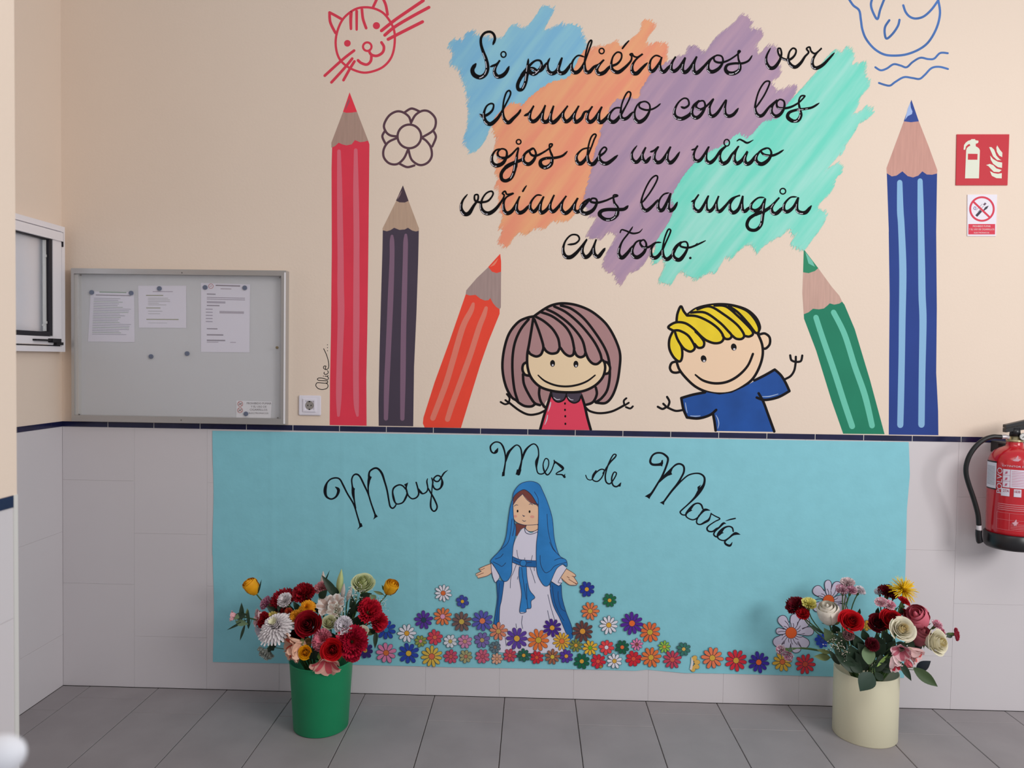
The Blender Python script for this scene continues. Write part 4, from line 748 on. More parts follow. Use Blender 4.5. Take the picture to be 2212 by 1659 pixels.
for c, l in (('658,603', 'dark blue magnet on the upper left corner of the leftmost sheet'), ('941,608', 'dark blue magnet on the upper right corner of the leftmost sheet'), ('1143,575', 'dark blue magnet at the top of the middle sheet'), ('1471,567', 'dark blue magnet beside the red logo of the tall sheet'), ('1755,570', 'dark blue magnet on the upper right corner of the tall sheet'), ('1083,1062', 'dark blue magnet on bare board below the middle sheet, left one of two'), ('1342,1041', 'dark blue magnet on bare board below the middle sheet, right one of two'), ('1763,1473', 'dark blue magnet holding the small no-smoking sign')):
    p = U(*P(c, GB2)[0], -.013); mb = MB(); mb.lathe((0, 0, 0), [(.0098, 0), (.0098, .004), (.0085, .0055), (.004, .006)], 20, top=True)
    mb.v = [Vector((p.x+v.x, -.0122-v.z, p.z+v.y)) for v in mb.v]
    tag(mb.build('magnet', MG, None, smooth=False), l, 'magnet', 'round blue magnets')

# ------------------------------------------------------------------ socket, signs
G2 = (640, 540, 3.95)
a, b = U(*P('20,1240', G2)[0], -.009), U(*P('208,1413', G2)[0], -.009)
sk = empty('power_socket', ((a.x+b.x)/2, 0, (a.z+b.z)/2), 'square white wall socket between the notice board and the red painted pencil', 'socket')
SW = mat('e9e5ee', .35, .4); SG = mat('97918c', .5); SD = mat('1c1a1a', .6)
bm = bmesh.new(); bmesh.ops.create_cube(bm, size=1)
for v in bm.verts: v.co = Vector(((a.x+b.x)/2+v.co.x*(b.x-a.x), -.0045+v.co.y*.009, (a.z+b.z)/2+v.co.z*(a.z-b.z)))
bmesh.ops.bevel(bm, geom=[e for e in bm.edges], offset=.003, segments=2, affect='EDGES')
me = bpy.data.meshes.new('cover_plate'); bm.to_mesh(me); bm.free(); me.materials.append(SW)
o = bpy.data.objects.new('cover_plate', me); COL.objects.link(o); WLOC[o] = Vector(); par(o, sk)
c = U(*P('112,1326', G2)[0], -.012)
mb = MB()
mb.box((c.x-.027, -.0135, c.z-.027), (c.x+.027, -.009, c.z-.0195)).box((c.x-.027, -.0135, c.z+.0195), (c.x+.027, -.009, c.z+.027)).box((c.x-.027, -.0135, c.z-.0195), (c.x-.0195, -.009, c.z+.0195)).box((c.x+.0195, -.0135, c.z-.0195), (c.x+.027, -.009, c.z+.0195))
mb.build('insert', SW, sk)
A = Art(-.0095); A.ell(640+112/3.95, 540+1326/3.95, 9.2, 9.6, SG); A.build('recess', sk)
A = Art(-.0099)
for x in (-3.4, 3.6): A.ell(640+112/3.95+x, 540+1326/3.95, 1.2, 1.5, SD, lift=False)
A.ell(640+112/3.95, 540+1326/3.95-8.2, 1.9, 1.3, SD, lift=False); A.ell(640+112/3.95, 540+1326/3.95+8.6, 1.9, 1.3, SD, lift=False)
A.build('pin_hole', sk)
def plate(name, cs, G, th, m_, lab, cat_):
    q = [U(x, y, -th) for x, y in P(cs, G)]; V = q+[Vector((v.x, -.0003, v.z)) for v in q]
    return tag(new(name, V, [(0, 1, 2, 3), (4, 7, 6, 5)]+[(i, i+4, (i+1) % 4+4, (i+1) % 4) for i in range(4)], m_), lab, cat_)
G8 = (2060, 280, 6.914)
SR = mat('c62a38', .55, .3); SWH = mat('e2e6d4', .6)
fs = plate('fire_sign', '50,70 832,70 805,830 35,830', G8, .0042, SR, 'red square fire extinguisher sign with pale extinguisher and flame symbols', 'sign')
A = Art(-.0046)
A.fill(P('170,728 378,728 392,310 380,282 355,262 330,250 330,210 355,205 370,190 370,165 325,158 320,142 265,142 255,155 215,168 180,195 155,230 148,300 172,300 185,250 215,222 240,215 250,238 215,258 195,280 187,310', G8), SWH, sm=False)
A.fill(P('214,360 358,362 355,450 212,450', G8), SR, sm=False)
A.build('extinguisher_symbol', fs)
A = Art(-.0046)
for s in ('530,262 565,262 605,300 640,390 690,445 716,458 650,455 590,400 560,330', '650,235 690,300 728,345 725,412 680,388 645,330 637,270', '545,388 590,440 660,480 725,492 722,572 660,560 590,510 555,450', '485,530 540,512 590,530 640,580 718,603 680,635 600,630 550,580 520,545', '542,620 600,650 660,660 720,650 718,728 640,725 570,690'): A.fill(P(s, G8), SWH, sm=False, lift=False)
A.build('flame_symbol', fs)
ns = plate('no_smoking_sign', '208,970 650,970 632,1590 205,1590', G8, .0038, mat('e9e4ee', .5), 'small white no-smoking sign with a red caption box under the fire sign', 'sign')
NR = mat('d93a50', .6); A = Art(-.0042)
A.fill(P('222,1410 620,1410 618,1565 220,1565', G8), NR, sm=False); A.build('caption_box', ns)
A = Art(-.0046)
for t, x, y, w_ in (('PROHIBIDO FUMAR', 287, 1455, 265), ('Y EL USO DE CIGARRILLOS', 232, 1502, 375), ('ELECTRÓNICOS', 305, 1550, 225)): text_px(t, 2060+x/6.914, 280+y/6.914, w_/6.914, 26/6.914, 0, mat('f2dfe0', .7), A, False)
A.build('caption_text', ns)
A = Art(-.0042)
BK = mat('3c3848', .6)
A.fill(P('325,1278 352,1302 425,1225 398,1200', G8), BK, sm=False); A.fill(P('425,1215 455,1185 470,1160 485,1150 525,1135 510,1160 500,1180 470,1200 445,1225', G8), BK, sm=False, lift=False); A.fill(P('440,1118 468,1088 492,1105 462,1135', G8), mat('6c5668', .6), sm=False, lift=False)
A.stroke(P('335,1205 430,1110', G8), .5, BK, lift=False); A.stroke(P('360,1230 450,1140', G8), .5, BK, lift=False); A.stroke(P('310,1155 300,1180 325,1195 335,1165 315,1150', G8), 1.2, mat('7a6c98', .6), lift=False)
A.build('cigarette_symbol', ns)
A = Art(-.0044)
A.stroke([(2060+(424+176*math.cos(t))/6.914, 280+(1185+176*math.sin(t))/6.914) for t in [k*.3927 for k in range(16)]], 28/6.914, NR, closed=True, n=3); A.stroke(P('300,1080 535,1305', G8), 28/6.914, NR, cap=False, lift=False)
A.build('prohibition_ring', ns)

# ------------------------------------------------------------------ fire extinguisher
EX = Vector((3.934, -.135, 0)); RD = mat('c21222', .22, .5, coat=.6); BKP = mat('17161a', .35, .5)
ex = empty('fire_extinguisher', (EX.x, EX.y, .72), 'red powder fire extinguisher hanging on the tiled wall at the right edge', 'extinguisher')
prof = [(.088, .775), (.0895, .80), (.0905, 1.035), (.0900, 1.055), (.087, 1.075), (.080, 1.092), (.068, 1.107), (.052, 1.118), (.038, 1.124), (.031, 1.128), (.029, 1.140), (.029, 1.147)]
MB().lathe((EX.x, EX.y, 0), prof, 64, top=True).build('cylinder', RD, ex, smooth=True)
MB().lathe((EX.x, EX.y, 0), [(.070, .722), (.088, .724), (.095, .732), (.0965, .745), (.0965, .782), (.093, .785), (.089, .785)], 64).build('base_cup', BKP, ex, smooth=True)
MB().lathe((EX.x, EX.y, 0), [(.030, 1.145), (.031, 1.149), (.030, 1.153), (.020, 1.156), (.018, 1.172)], 40, top=True).build('collar', mat('b9ac86', .3, .5, metal=.8), ex, smooth=True)
PH0 = math.atan2(CAM.y-EX.y, CAM.x-EX.x)
def cyl(th, z, off=.0008): a = PH0+th; return Vector((EX.x+(.0905+off)*math.cos(a), EX.y+(.0905+off)*math.sin(a), z))
def lab_patch(name, t0, t1, z0, z1, m_, off=.0008, n=12, parent=None):
    V = [cyl(t0+(t1-t0)*i/n, z, off) for i in range(n+1) for z in (z0, z1)]
    return new(name, V, [(2*i, 2*i+2, 2*i+3, 2*i+1) for i in range(n)], m_, parent or ex)
def lab_text(t, th, z, w_, h, m_, mb, off=.0013, vert=False):
    cu = bpy.data.curves.new('t', 'FONT'); cu.body = t; ob = bpy.data.objects.new('t', cu); COL.objects.link(ob)
    me = bpy.data.meshes.new_from_object(ob.evaluated_get(bpy.context.evaluated_depsgraph_get())); vv = [v.co.copy() for v in me.vertices]; ff = [tuple(p.vertices) for p in me.polygons]
    bpy.data.objects.remove(ob); bpy.data.curves.remove(cu); bpy.data.meshes.remove(me)
    x0 = min(v.x for v in vv); x1 = max(v.x for v in vv); y1 = max(v.y for v in vv)
    if vert: vs2 = [cyl(th-v.y/y1*h/.09, z+(v.x-x0)/(x1-x0)*w_, off) for v in vv]
    else: vs2 = [cyl(th+(v.x-x0)/(x1-x0)*w_/.09, z+v.y/y1*h, off) for v in vv]
    mb.add(vs2, ff, m_)
LW_ = mat('dcd6e4', .5); LP = mat('c0607c', .6); LD = mat('8e8898', .6)
lab_patch('barcode_label', -1.30, -.66, .962, 1.063, mat('e2e2ee', .4), .0018)
mb = MB()
for k in range(16): mb.add([cyl(-1.22+.5*i/6, .975+k*.0048+dz, .0022) for i in range(7) for dz in (0, .0012)], [(2*i, 2*i+2, 2*i+3, 2*i+1) for i in range(6)], 0)
mb.build('print_lines', mat('6f7480', .6), ex)
lab_patch('label_tape', -1.30, -.66, 1.062, 1.069, BKP, .0014); lab_patch('label_tape', -1.30, -.66, .957, .962, BKP, .0014)
lab_patch('instruction_panel', -.40, 1.3, .972, 1.043, LW_, n=24)
mb = MB()
for t in (-.395, -.12): mb.add([cyl(t, .972, .0012), cyl(t+.012, .972, .0012), cyl(t+.012, 1.043, .0012), cyl(t, 1.043, .0012)], [(0, 1, 2, 3)], 0)
for z in (.996, 1.019): mb.add([cyl(-.40+.28*i/4, z+dz, .0012) for i in range(5) for dz in (0, .001)], [(2*i, 2*i+2, 2*i+3, 2*i+1) for i in range(4)], 0)
for k in range(10): mb.add([cyl(-.06+(.7+.3*(k % 3))*i/10, .979+k*.0062+dz, .0012) for i in range(11) for dz in (0, .0016)], [(2*i, 2*i+2, 2*i+3, 2*i+1) for i in range(10)], 0)
for t, z in ((-.26, 1.030), (-.26, 1.006), (-.26, .983)): mb.add([cyl(t-.05, z-.006, .0012), cyl(t+.03, z-.004, .0012), cyl(t+.05, z+.005, .0012), cyl(t-.02, z+.004, .0012)], [(0, 1, 2, 3)], 0)
mb.build('panel_print', LP, ex)
mb = MB()
lab_text('POLVO', -.415, .946, .100, .019, 0, mb, vert=True); lab_text('EXTINTOR DE INCENDIOS', -.42, 1.053, .15, .0065, 0, mb)
for t0, t1 in ((-.44, -.12), (.03, .30), (.45, .70)):
    V = [cyl(t0+(t1-t0)*i/4, z, .0010) for i in range(5) for z in (.938, .968)]; mb.add(V, [(2*i, 2*i+2, 2*i+3, 2*i+1) for i in range(4)], 0)
mb.build('label_text', LW_, ex)
mb = MB(); lab_text('27A', -.36, .954, .020, .010, 0, mb, .0016); lab_text('183B', .06, .954, .018, .010, 0, mb, .0016); mb.build('class_rating', mat('a03048', .6), ex)
mb = MB(); PK = mat('d88890', .6)
for k in range(4): mb.add([cyl(-.55+(1.5-.15*(k % 2))*i/16, .905-k*.0075+dz, .0010) for i in range(17) for dz in (0, .0026)], [(2*i, 2*i+2, 2*i+3, 2*i+1) for i in range(16)], 0)
for z in (.872, .845, .806): mb.add([cyl(-.58+1.7*i/16, z+dz, .0010) for i in range(17) for dz in (0, .0009)], [(2*i, 2*i+2, 2*i+3, 2*i+1) for i in range(16)], 0)
for t in (-.58, -.1): mb.add([cyl(t, .806, .001), cyl(t+.01, .806, .001), cyl(t+.01, .872, .001), cyl(t, .872, .001)], [(0, 1, 2, 3)], 0)
for k in range(4): mb.add([cyl(-.05+.6*i/8, .812+k*.006+dz, .0010) for i in range(9) for dz in (0, .0016)], [(2*i, 2*i+2, 2*i+3, 2*i+1) for i in range(8)], 0)
mb.build('lower_print', PK, ex)
mb = MB()   # leaping animal emblem, printed twice
for t0, z0_, s_ in ((.10, 1.080, 1), (.12, .836, .8)):
    for q in (((-.16, 0), (-.04, .006), (.02, .018), (.05, .018), (.06, .006), (.16, .004), (.07, -.003), (.04, -.014), (.0, -.008), (-.05, -.016), (-.06, -.006)),):
        mb.add([cyl(t0+x*s_, z0_+z*s_, .0012 if z0_ < 1 else -.004) for x, z in q], [tuple(range(len(q)))], 0)
mb.build('emblem', mat('d9a8b4', .5), ex, kind='stuff')
# valve, handle, gauge, hose
VZ = 1.172; vx, vy = EX.x, EX.y
MB().tube([(vx, vy, 1.168), (vx, vy, 1.20)], [.020, .017], 16).build('valve', BKP, ex, smooth=True)
hb = MB()
for z0_, z1_, dz in ((1.182, 1.198, 0), (1.200, 1.212, .006)):
    hb.add([(vx-.042, vy-.011, z0_), (vx+.10, vy-.011, z0_+.025+dz), (vx+.10, vy+.011, z0_+.025+dz), (vx-.042, vy+.011, z0_), (vx-.042, vy-.011, z1_), (vx+.10, vy-.011, z1_+.03+dz), (vx+.10, vy+.011, z1_+.03+dz), (vx-.042, vy+.011, z1_)], [(0, 3, 2, 1), (4, 5, 6, 7), (0, 1, 5, 4), (1, 2, 6, 5), (2, 3, 7, 6), (3, 0, 4, 7)])
hb.build('handle', BKP, ex)
MB().box((vx+.035, vy-.016, 1.19), (vx+.058, vy-.0125, 1.205)).box((vx+.050, vy-.018, 1.178), (vx+.056, vy-.0135, 1.20)).build('safety_seal', mat('d8303a', .5), ex)
d = (CAM-Vector((vx, vy, 1.165))); d.z = 0; d.normalize(); gc = Vector((vx+.022, vy-.02, 1.168))
MB().tube([gc-d*.002, gc+d*.016], .0145, 20).build('gauge', mat('b8b4ae', .3, metal=.7), ex)
MB().tube([gc+d*.0161, gc+d*.0166], .0125, 20).build('gauge_dial', mat('dfe2e0', .5), ex)
sd = Vector((-d.y, d.x, 0))
MB().tube([gc+d*.0172-sd*.004-Vector((0, 0, .003)), gc+d*.0172+sd*.006+Vector((0, 0, .005))], .0012, 5).build('gauge_needle', SD, ex)
GX7 = (2040, 900, 5.186)
def hp(s, ya):
    q = cat(P(s, GX7), False, 5); n = len(q)
    return [U(x, y, ya[0]+(ya[1]-ya[0])*i/(n-1)) for i, (x, y) in enumerate(q)]
MB().tube(hp('640,228 600,226 540,225 450,255 360,325 285,430 246,540 243,640 270,750 315,880 355,1010 378,1110 386,1215', (-.14, -.125)), .0093, 14).build('hose', mat('1b1c1d', .4, .4), ex, smooth=True)
MB().tube(hp('635,228 680,225 715,235', (-.14, -.137)), .0088, 14).build('hose_ferrule', mat('c9c3c6', .3, metal=.5), ex, smooth=True)
MB().tube(hp('386,1218 388,1245 388,1272', (-.125, -.125)), .0090, 14).build('hose_ferrule', mat('d6cfd4', .4), ex, smooth=True)
MB().tube(hp('386,1270 384,1320 392,1385 400,1405', (-.125, -.125)), [.012]*16, 14).build('nozzle', BKP, ex, smooth=True)
MB().box((vx-.012, -.05, 1.09), (vx+.03, -.0005, 1.135)).box((vx-.012, vy+.02, 1.128), (vx+.02, -.05, 1.134)).build('wall_bracket', mat('3a3738', .5), ex)

# ------------------------------------------------------------------ white rail end, out of focus in the near left corner
c = CAM+FW*.50+RT*((8-1106)/F*.50)-UP*((1632-829.5)/F*.50)
e = CAM+FW*.50+RT*((-150-1106)/F*.50)-UP*((1672-829.5)/F*.50)
rl = empty('hand_rail', e, 'blurred white round end of a rail in the bottom left corner, close to the camera', 'rail')
dv = (c-e).normalized()
MB().tube([e, c-dv*.004, c+dv*.004, c+dv*.010, c+dv*.0145], [.014, .014, .0125, .0085, .002], 20).build('rail_tube', mat('dcdee6', .6), rl, smooth=True)
MB().tube([e, Vector((e.x, e.y, 0))], .012, 16).build('rail_post', mat('dcdee6', .6), rl, smooth=True)

# ------------------------------------------------------------------ flowers
def dist(P_): return (P_-CAM).dot(FW)
def surf(mb, f, nu, nv, m=0):
    V = [f(-1+2*i/nu, j/nv) for j in range(nv+1) for i in range(nu+1)]
    mb.add(V, [(j*(nu+1)+i, j*(nu+1)+i+1, (j+1)*(nu+1)+i+1, (j+1)*(nu+1)+i) for j in range(nv) for i in range(nu)], m)
def pol(r, a, z): return Vector((r*math.cos(a), r*math.sin(a), z))
def b_rose(R, open_=1.):
    mb = MB(); n = 22
    for k in range(n):
        t = k/(n-1); a0 = k*2.4+R.uniform(-.2, .2); rt = (.06+.84*t**.85)*(open_ if t > .3 else 1); h = .74-.40*t**1.5; hw = 1.35-.45*t
        def f(u, v):
            a = a0+u*hw*(.55+.45*v); rr = rt*(.30+.70*v**.7)*(1+.03*u)
            rr *= 1-.55*max(0, 1-1.6*t)*v*v; z = -.75+(h+.75+.18*max(0, 1-2*t))*v-(.16*t*v**5)-.12*u*u*v
            if v > .9: rr += .10*t
            return pol(rr, a, z)
        surf(mb, f, 8, 6, 0 if t > .35 else 1)
    return mb
def b_bud(R, open_=1.):     # closed rose: tall cup of wrapped petals
    mb = MB()
    for k in range(12):
        t = max(0, (k-3)/8); a0 = k*2.2; rt = .30+.42*t if k > 2 else .10+.07*k; top = 1.05-.35*t
        def f(u, v):
            a = a0+u*1.3; rr = rt*(math.sin(math.pi*min(1, .12+(.62 if k > 3 else .84)*v))**.8)*(1.02+.02*k)+(.12*t if v > .85 else 0)
            return pol(rr, a, -.95+(top+.95)*v-.12*u*u*v)
        surf(mb, f, 7, 7, 0)
    return mb
def b_carn(R, open_=1.):
    mb = MB()
    for l in range(6):
        n = 5+l; rt = .34+.66*l/5; zt = .52-.50*(l/5)**1.6
        for k in range(n):
            a0 = 2*math.pi*k/n+l*.7+R.uniform(-.15, .15); ph = R.uniform(0, 6); zz = R.uniform(-.16, .13); rs = R.uniform(.84, 1.1)
            def f(u, v):
                a = a0+u*(1.5/n+.25)*(.4+.9*v)*1.1
                fr_ = v**3
                rr = rt*rs*(.12+.88*v**1.3)+fr_*.07*math.sin(u*21+ph); z = -.7+(zt+.7+zz)*(v**.6)+fr_*.15*math.sin(u*13+ph*2)
                return pol(rr, a, z)
            surf(mb, f, 12, 4, 1 if (k+l) % 2 else 0)
    return mb
def b_mum(R, open_=1.):
    mb = MB()
    for l in range(8):
        n = 9+l*3; rt = .22+.80*l/7; zt = .62-.85*(l/7)**1.5
        for k in range(n):
            a0 = 2*math.pi*k/n+l*.37; rs = R.uniform(.86, 1.1); w_ = .065+.03*l/7
            def f(u, v):
                rr = rt*rs*v; c_, s_ = math.cos(a0), math.sin(a0); ww = w_*u*(math.sin(math.pi*(.1+.78*v))**.6)
                z = -.35+(zt+.35)*v**.8+.16*math.sin(math.pi*v)+.05*abs(u)
                return Vector((rr*c_-ww*s_, rr*s_+ww*c_, z))
            surf(mb, f, 2, 6, 1 if l < 1 else 0)
    return mb
def b_spider(R, open_=1.):
    mb = MB()
    for k in range(170):
        a0 = R.uniform(0, 6.283); el = R.uniform(-.35, 1.3); L_ = R.uniform(.75, 1.1); w_ = .045; cur = R.uniform(.1, .5)
        def f(u, v):
            rr = L_*v*math.cos(el-cur*v); z = L_*v*math.sin(el-cur*v); c_, s_ = math.cos(a0), math.sin(a0); ww = w_*u*(1-.5*v)
            return Vector((rr*c_-ww*s_, rr*s_+ww*c_, z+.02*abs(u)))
        surf(mb, f, 2, 5, k % 2)
    return mb
def b_alstro(R, open_=1.):
    mb = MB()
    for k in range(6):
        a0 = k*math.pi/3+(.1 if k % 2 else 0); wd = .50 if k % 2 else .36; L_ = 1.0 if k % 2 else .95
        def f(u, v, wide=1):
            rr = .10+.85*L_*v**1.35*open_; ww = wd*u*math.sin(math.pi*min(.93, .12+.80*v))**.9; c_, s_ = math.cos(a0), math.sin(a0)
            z = -1.0+1.15*v**.75-.35*(v**4)*open_+.10*u*u
            return Vector((rr*c_-ww*s_, rr*s_+ww*c_, z))
        surf(mb, f, 6, 8, 0)
        surf(mb, lambda u, v: f(u*.38, .25+.62*v)+Vector((0, 0, .015)), 2, 6, 1)
    return mb
def b_lily(R, open_=1.):    # long closed bud
    mb = MB(); prof = []
    for i in range(13):
        t = i/12; prof.append((.02+.26*math.sin(math.pi*min(1, .06+.94*t)**.85)**1.0*(1-.1*t), -1+2*t))
    V = []; n = 18
    for r, z in prof:
        for k in range(n):
            a = 2*math.pi*k/n; V.append(pol(max(.004, r*(1+.12*math.cos(3*a))), a, z))
    mb.add(V, [(i*n+k, i*n+(k+1) % n, (i+1)*n+(k+1) % n, (i+1)*n+k) for i in range(12) for k in range(n)])
    return mb
def b_gyp(R, open_=1.):
    mb = MB()
    for k in range(60):
        p = Vector((R.gauss(0, .4), R.gauss(0, .4), R.gauss(0, .4))); s_ = R.uniform(.035, .065)
        q = [Vector((s_, 0, 0)), Vector((-s_, 0, 0)), Vector((0, s_, 0)), Vector((0, -s_, 0)), Vector((0, 0, s_)), Vector((0, 0, -s_))]
        mb.add([p+x for x in q], [(0, 2, 4), (2, 1, 4), (1, 3, 4), (3, 0, 4), (2, 0, 5), (1, 2, 5), (3, 1, 5), (0, 3, 5)])
        if k % 3 == 0: mb.tube([Vector((0, 0, -1)), p*.5+Vector((0, 0, -.3)), p], .010, 4, 1)
    return mb
BL_ = dict(rose=b_rose, bud=b_bud, carnation=b_carn, mum=b_mum, spider=b_spider, alstroemeria=b_alstro, lily=b_lily, gyp=b_gyp)
NM = dict(rose='rose', bud='rose', carnation='carnation', mum='chrysanthemum', spider='chrysanthemum', alstroemeria='alstroemeria', lily='lily', gyp='baby_breath')
STEM = mat('4f6b3c', .6); DKL = mat('263a29', .5, .4); GRL = mat('6d8562', .55); OLL = mat('6a7548', .6); LGL = mat('8fae5e', .6)
VL = dict(L=((1.211, -.29), .105, .265), R=((3.335, -.232), .10, .256))
def place(mb, pos, axis, r, roll, sq=(1, 1, 1)):
    z = Vector(axis).normalized(); x = z.orthogonal().normalized(); y = z.cross(x)
    M = Matrix((x, y, z)).transposed() @ Matrix.Rotation(roll, 3, 'Z')
    mb.v = [Vector(pos)+M @ Vector((v.x*sq[0], v.y*sq[1], v.z*sq[2]))*r for v in mb.v]; return mb
def leaf_mesh(b, t, wid, yb, yt, R, fold=.25, curl=.15):
    """leaf from base pixel b to tip pixel t, wid pixels wide; yb, yt = depth of base and tip"""
    B_, T_ = U(b[0], b[1], yb), U(t[0], t[1], yt); ax = T_-B_; L_ = ax.length; d = ax.normalized(); vw = (CAM-B_).normalized()
    sd_ = d.cross(vw).normalized(); nn = sd_.cross(d); w_ = wid*dist(B_)/F/2; mb = MB()
    def f(u, v): return B_+ax*v+sd_*(u*w_*math.sin(math.pi*min(.995, .03+.97*v)**.85))+nn*(abs(u)*w_*fold*math.sin(math.pi*v)-curl*L_*v*v+curl*L_*v)
    surf(mb, f, 4, 9); return mb
def flower(kind, vase, px, py, r, Y, axis, c1, c2, label, leaves=(), stem=True, group=None, open_=1., sq=(1, 1, 1), cal=True, via=None, size=None):
    R = random.Random(int(px*7+py*13)); pos = U(px, py, Y); rw = r*dist(pos)/F
    (cx_, cy_), rr, hz = VL[vase]
    base = pos
    t = empty(NM[kind], pos, label, {'rose': 'rose', 'carnation': 'carnation', 'chrysanthemum': 'chrysanthemum', 'alstroemeria': 'lily', 'lily': 'lily bud', 'baby_breath': "baby's breath"}[NM[kind]], group)
    ax = Vector(axis).normalized()
    mb = place(BL_[kind](R, open_), pos, ax, rw, R.uniform(0, 6.28), sq)
    m1 = mat(c1, .6, .25, var=.08, vs_=40); m2 = mat(c2 or c1, .6, .25)
    mb.build('blossom', [m1, m2] if kind != 'gyp' else [m1, STEM], t, smooth=kind not in ('gyp',), kind='stuff' if kind == 'gyp' else None)
    if stem:
        p0 = pos-ax*rw*.6; th = math.atan2(pos.y-cy_, pos.x-cx_); q = rr*R.uniform(.45, .8)
        p3 = Vector((cx_+q*math.cos(th), cy_+q*math.sin(th), hz+.005)); p4 = Vector((cx_-.5*q*math.cos(th), cy_-.5*q*math.sin(th), .06))
        L_ = (p3-p0).length; p1 = p0-ax*L_*.35; p2 = p3+(p3-p4).normalized()*L_*.35
        if pos.z < hz+.05: p2 = p3+Vector((0, 0, .05)); p1 = p0+Vector((0, 0, .04))-ax*.02
        pts = [p0*(1-s_)**3+p1*3*s_*(1-s_)**2+p2*3*s_*s_*(1-s_)+p3*s_**3 for s_ in [k/10 for k in range(11)]]+[p4]
        sm_ = MB().tube(pts, .0022 if rw < .03 else .0027, 7)
        for lf in leaves:
            lb = U(lf[0][0], lf[0][1], lf[4] if len(lf) > 4 else Y); q_ = min(pts, key=lambda v: (v-lb).length)
            if (q_-lb).length > .003: sm_.tube([lb, q_], .0011, 5)
        sm_.build('stem', STEM, t, smooth=True)
    if cal and kind in ('rose', 'bud', 'carnation'):
        cb = MB()
        if kind == 'carnation': cb.tube([pos-ax*rw*1.25, pos-ax*rw*1.1, pos-ax*rw*.35], [rw*.10, rw*.20, rw*.26], 10)
        else:
            for k in range(5):
                a0 = k*1.2566
                def f(u, v): return pol(.15+.55*v, a0+u*.25*(1-v)/(.2+v), -.92+.35*v*v-.1*v)
                s2 = MB(); surf(s2, f, 2, 4); place(s2, pos, ax, rw, 0); cb.add(s2.v, s2.f)
        cb.build('calyx', mat('56703f', .6), t, smooth=True)
    for lf in leaves:
        b, tp, w_, m_ = lf[:4]; yb = lf[4] if len(lf) > 4 else Y; yt = lf[5] if len(lf) > 5 else yb-.01
        leaf_mesh(b, tp, w_, yb, yt, R).build('leaf', m_, t, smooth=True)
    return t
def LX(x, y): return (460+x/4.045, 1210+y/4.045)
def RX(x, y): return (1640+x/4.045, 1230+y/4.045)
def fl(vase, kind, x, y, r, Y, axis, c1, c2, label, **k):
    X_ = LX if vase == 'L' else RX; p = X_(x, y)
    if 'leaves' in k: k['leaves'] = [(X_(*l[0]), X_(*l[1]), l[2]/4.045)+tuple(l[3:]) for l in k['leaves']]
    return flower(kind, vase, p[0], p[1], r/4.045, Y, axis, c1, c2, label, group='cut flowers in the green bin' if vase == 'L' else 'cut flowers in the cream vase', **k)
# the two containers
gb = MB().lathe((1.211, -.29, 0), [(.100, .0), (.1045, .004), (.1205, .262), (.1225, .264), (.1225, .268), (.119, .268), (.103, .012)], 72)
tag(gb.build('flower_bin', mat('1e9c68', .42, .4, var=.04, vs_=10), None, smooth=True), 'plain green plastic bin holding the left bouquet', 'bin')
cv = MB().lathe((3.335, -.232, 0), [(.1155, 0), (.1172, .003), (.1172, .255), (.1165, .2565), (.1142, .2565), (.1135, .02)], 80)
tag(cv.build('flower_vase', mat('ddd8bc', .45, .35), None, smooth=True), 'tall cream cylindrical vase holding the right bouquet', 'vase')

T_ = (-.05, -.75, .65)      # facing the viewer and up
fl('L', 'bud', 335, 235, 78, -.20, (-.45, -.35, .9), 'f2a818', 'f6bb2a', 'yellow rose bud standing out at the far left of the left bouquet', leaves=[((395, 290), (425, 165), 14, DKL), ((330, 295), (275, 255), 22, STEM)], open_=.9)
fl('L', 'bud', 1555, 240, 74, -.22, (.45, -.35, .8), 'f2b01e', 'f6c232', 'yellow rose bud standing out at the top right of the left bouquet', leaves=[((1500, 270), (1475, 215), 20, STEM), ((1490, 300), (1400, 270), 26, OLL)])
fl('L', 'rose', 1310, 205, 108, -.20, (.15, -.55, .85), 'd6dbae', 'c8d094', 'pale greenish white rose at the top of the left bouquet')
fl('L', 'lily', 1112, 185, 108, -.18, (.10, 0, 1), 'c6d08e', None, 'pale green closed lily bud pointing up between dark leaf and white rose', leaves=[((1090, 330), (950, 130), 70, DKL, -.22), ((960, 230), (1022, 85), 14, DKL, -.2), ((1075, 330), (1045, 215), 75, DKL, -.215)])
fl('L', 'lily', 965, 190, 95, -.17, (-.03, 0, 1), 'dccbc0', None, 'pinkish white closed lily bud behind the small pink carnation')
fl('L', 'carnation', 945, 240, 62, -.20, (-.15, -.6, .9), 'e9a3a8', 'e58f98', 'small pink carnation in front of the pinkish white lily bud')
fl('L', 'carnation', 795, 285, 100, -.23, (-.1, -.6, .8), 'b30f24', '8d0c1e', 'deep red carnation at the top centre of the left bouquet')
fl('L', 'carnation', 610, 355, 118, -.24, (-.3, -.6, .8), 'b01026', '930d20', 'deep red carnation behind the small white carnation')
fl('L', 'carnation', 625, 350, 66, -.31, (-.2, -.75, .7), 'f6f0f0', 'ece4e8', 'small white carnation in front of a deep red one')
fl('L', 'carnation', 460, 375, 58, -.26, (-.7, -.5, .6), 'dca6bc', 'c26a8e', 'mauve-edged carnation at the left shoulder of the left bouquet')
fl('L', 'alstroemeria', 370, 500, 105, -.30, (-.8, -.45, .2), 'e2c3c6', 'cf8f9c', 'pale pink alstroemeria at the left side behind the white chrysanthemum', open_=.8)
fl('L', 'alstroemeria', 390, 640, 80, -.30, (-.6, -.6, -.2), 'd9d6df', 'c9c0cc', 'pale lilac alstroemeria below the pale pink one')
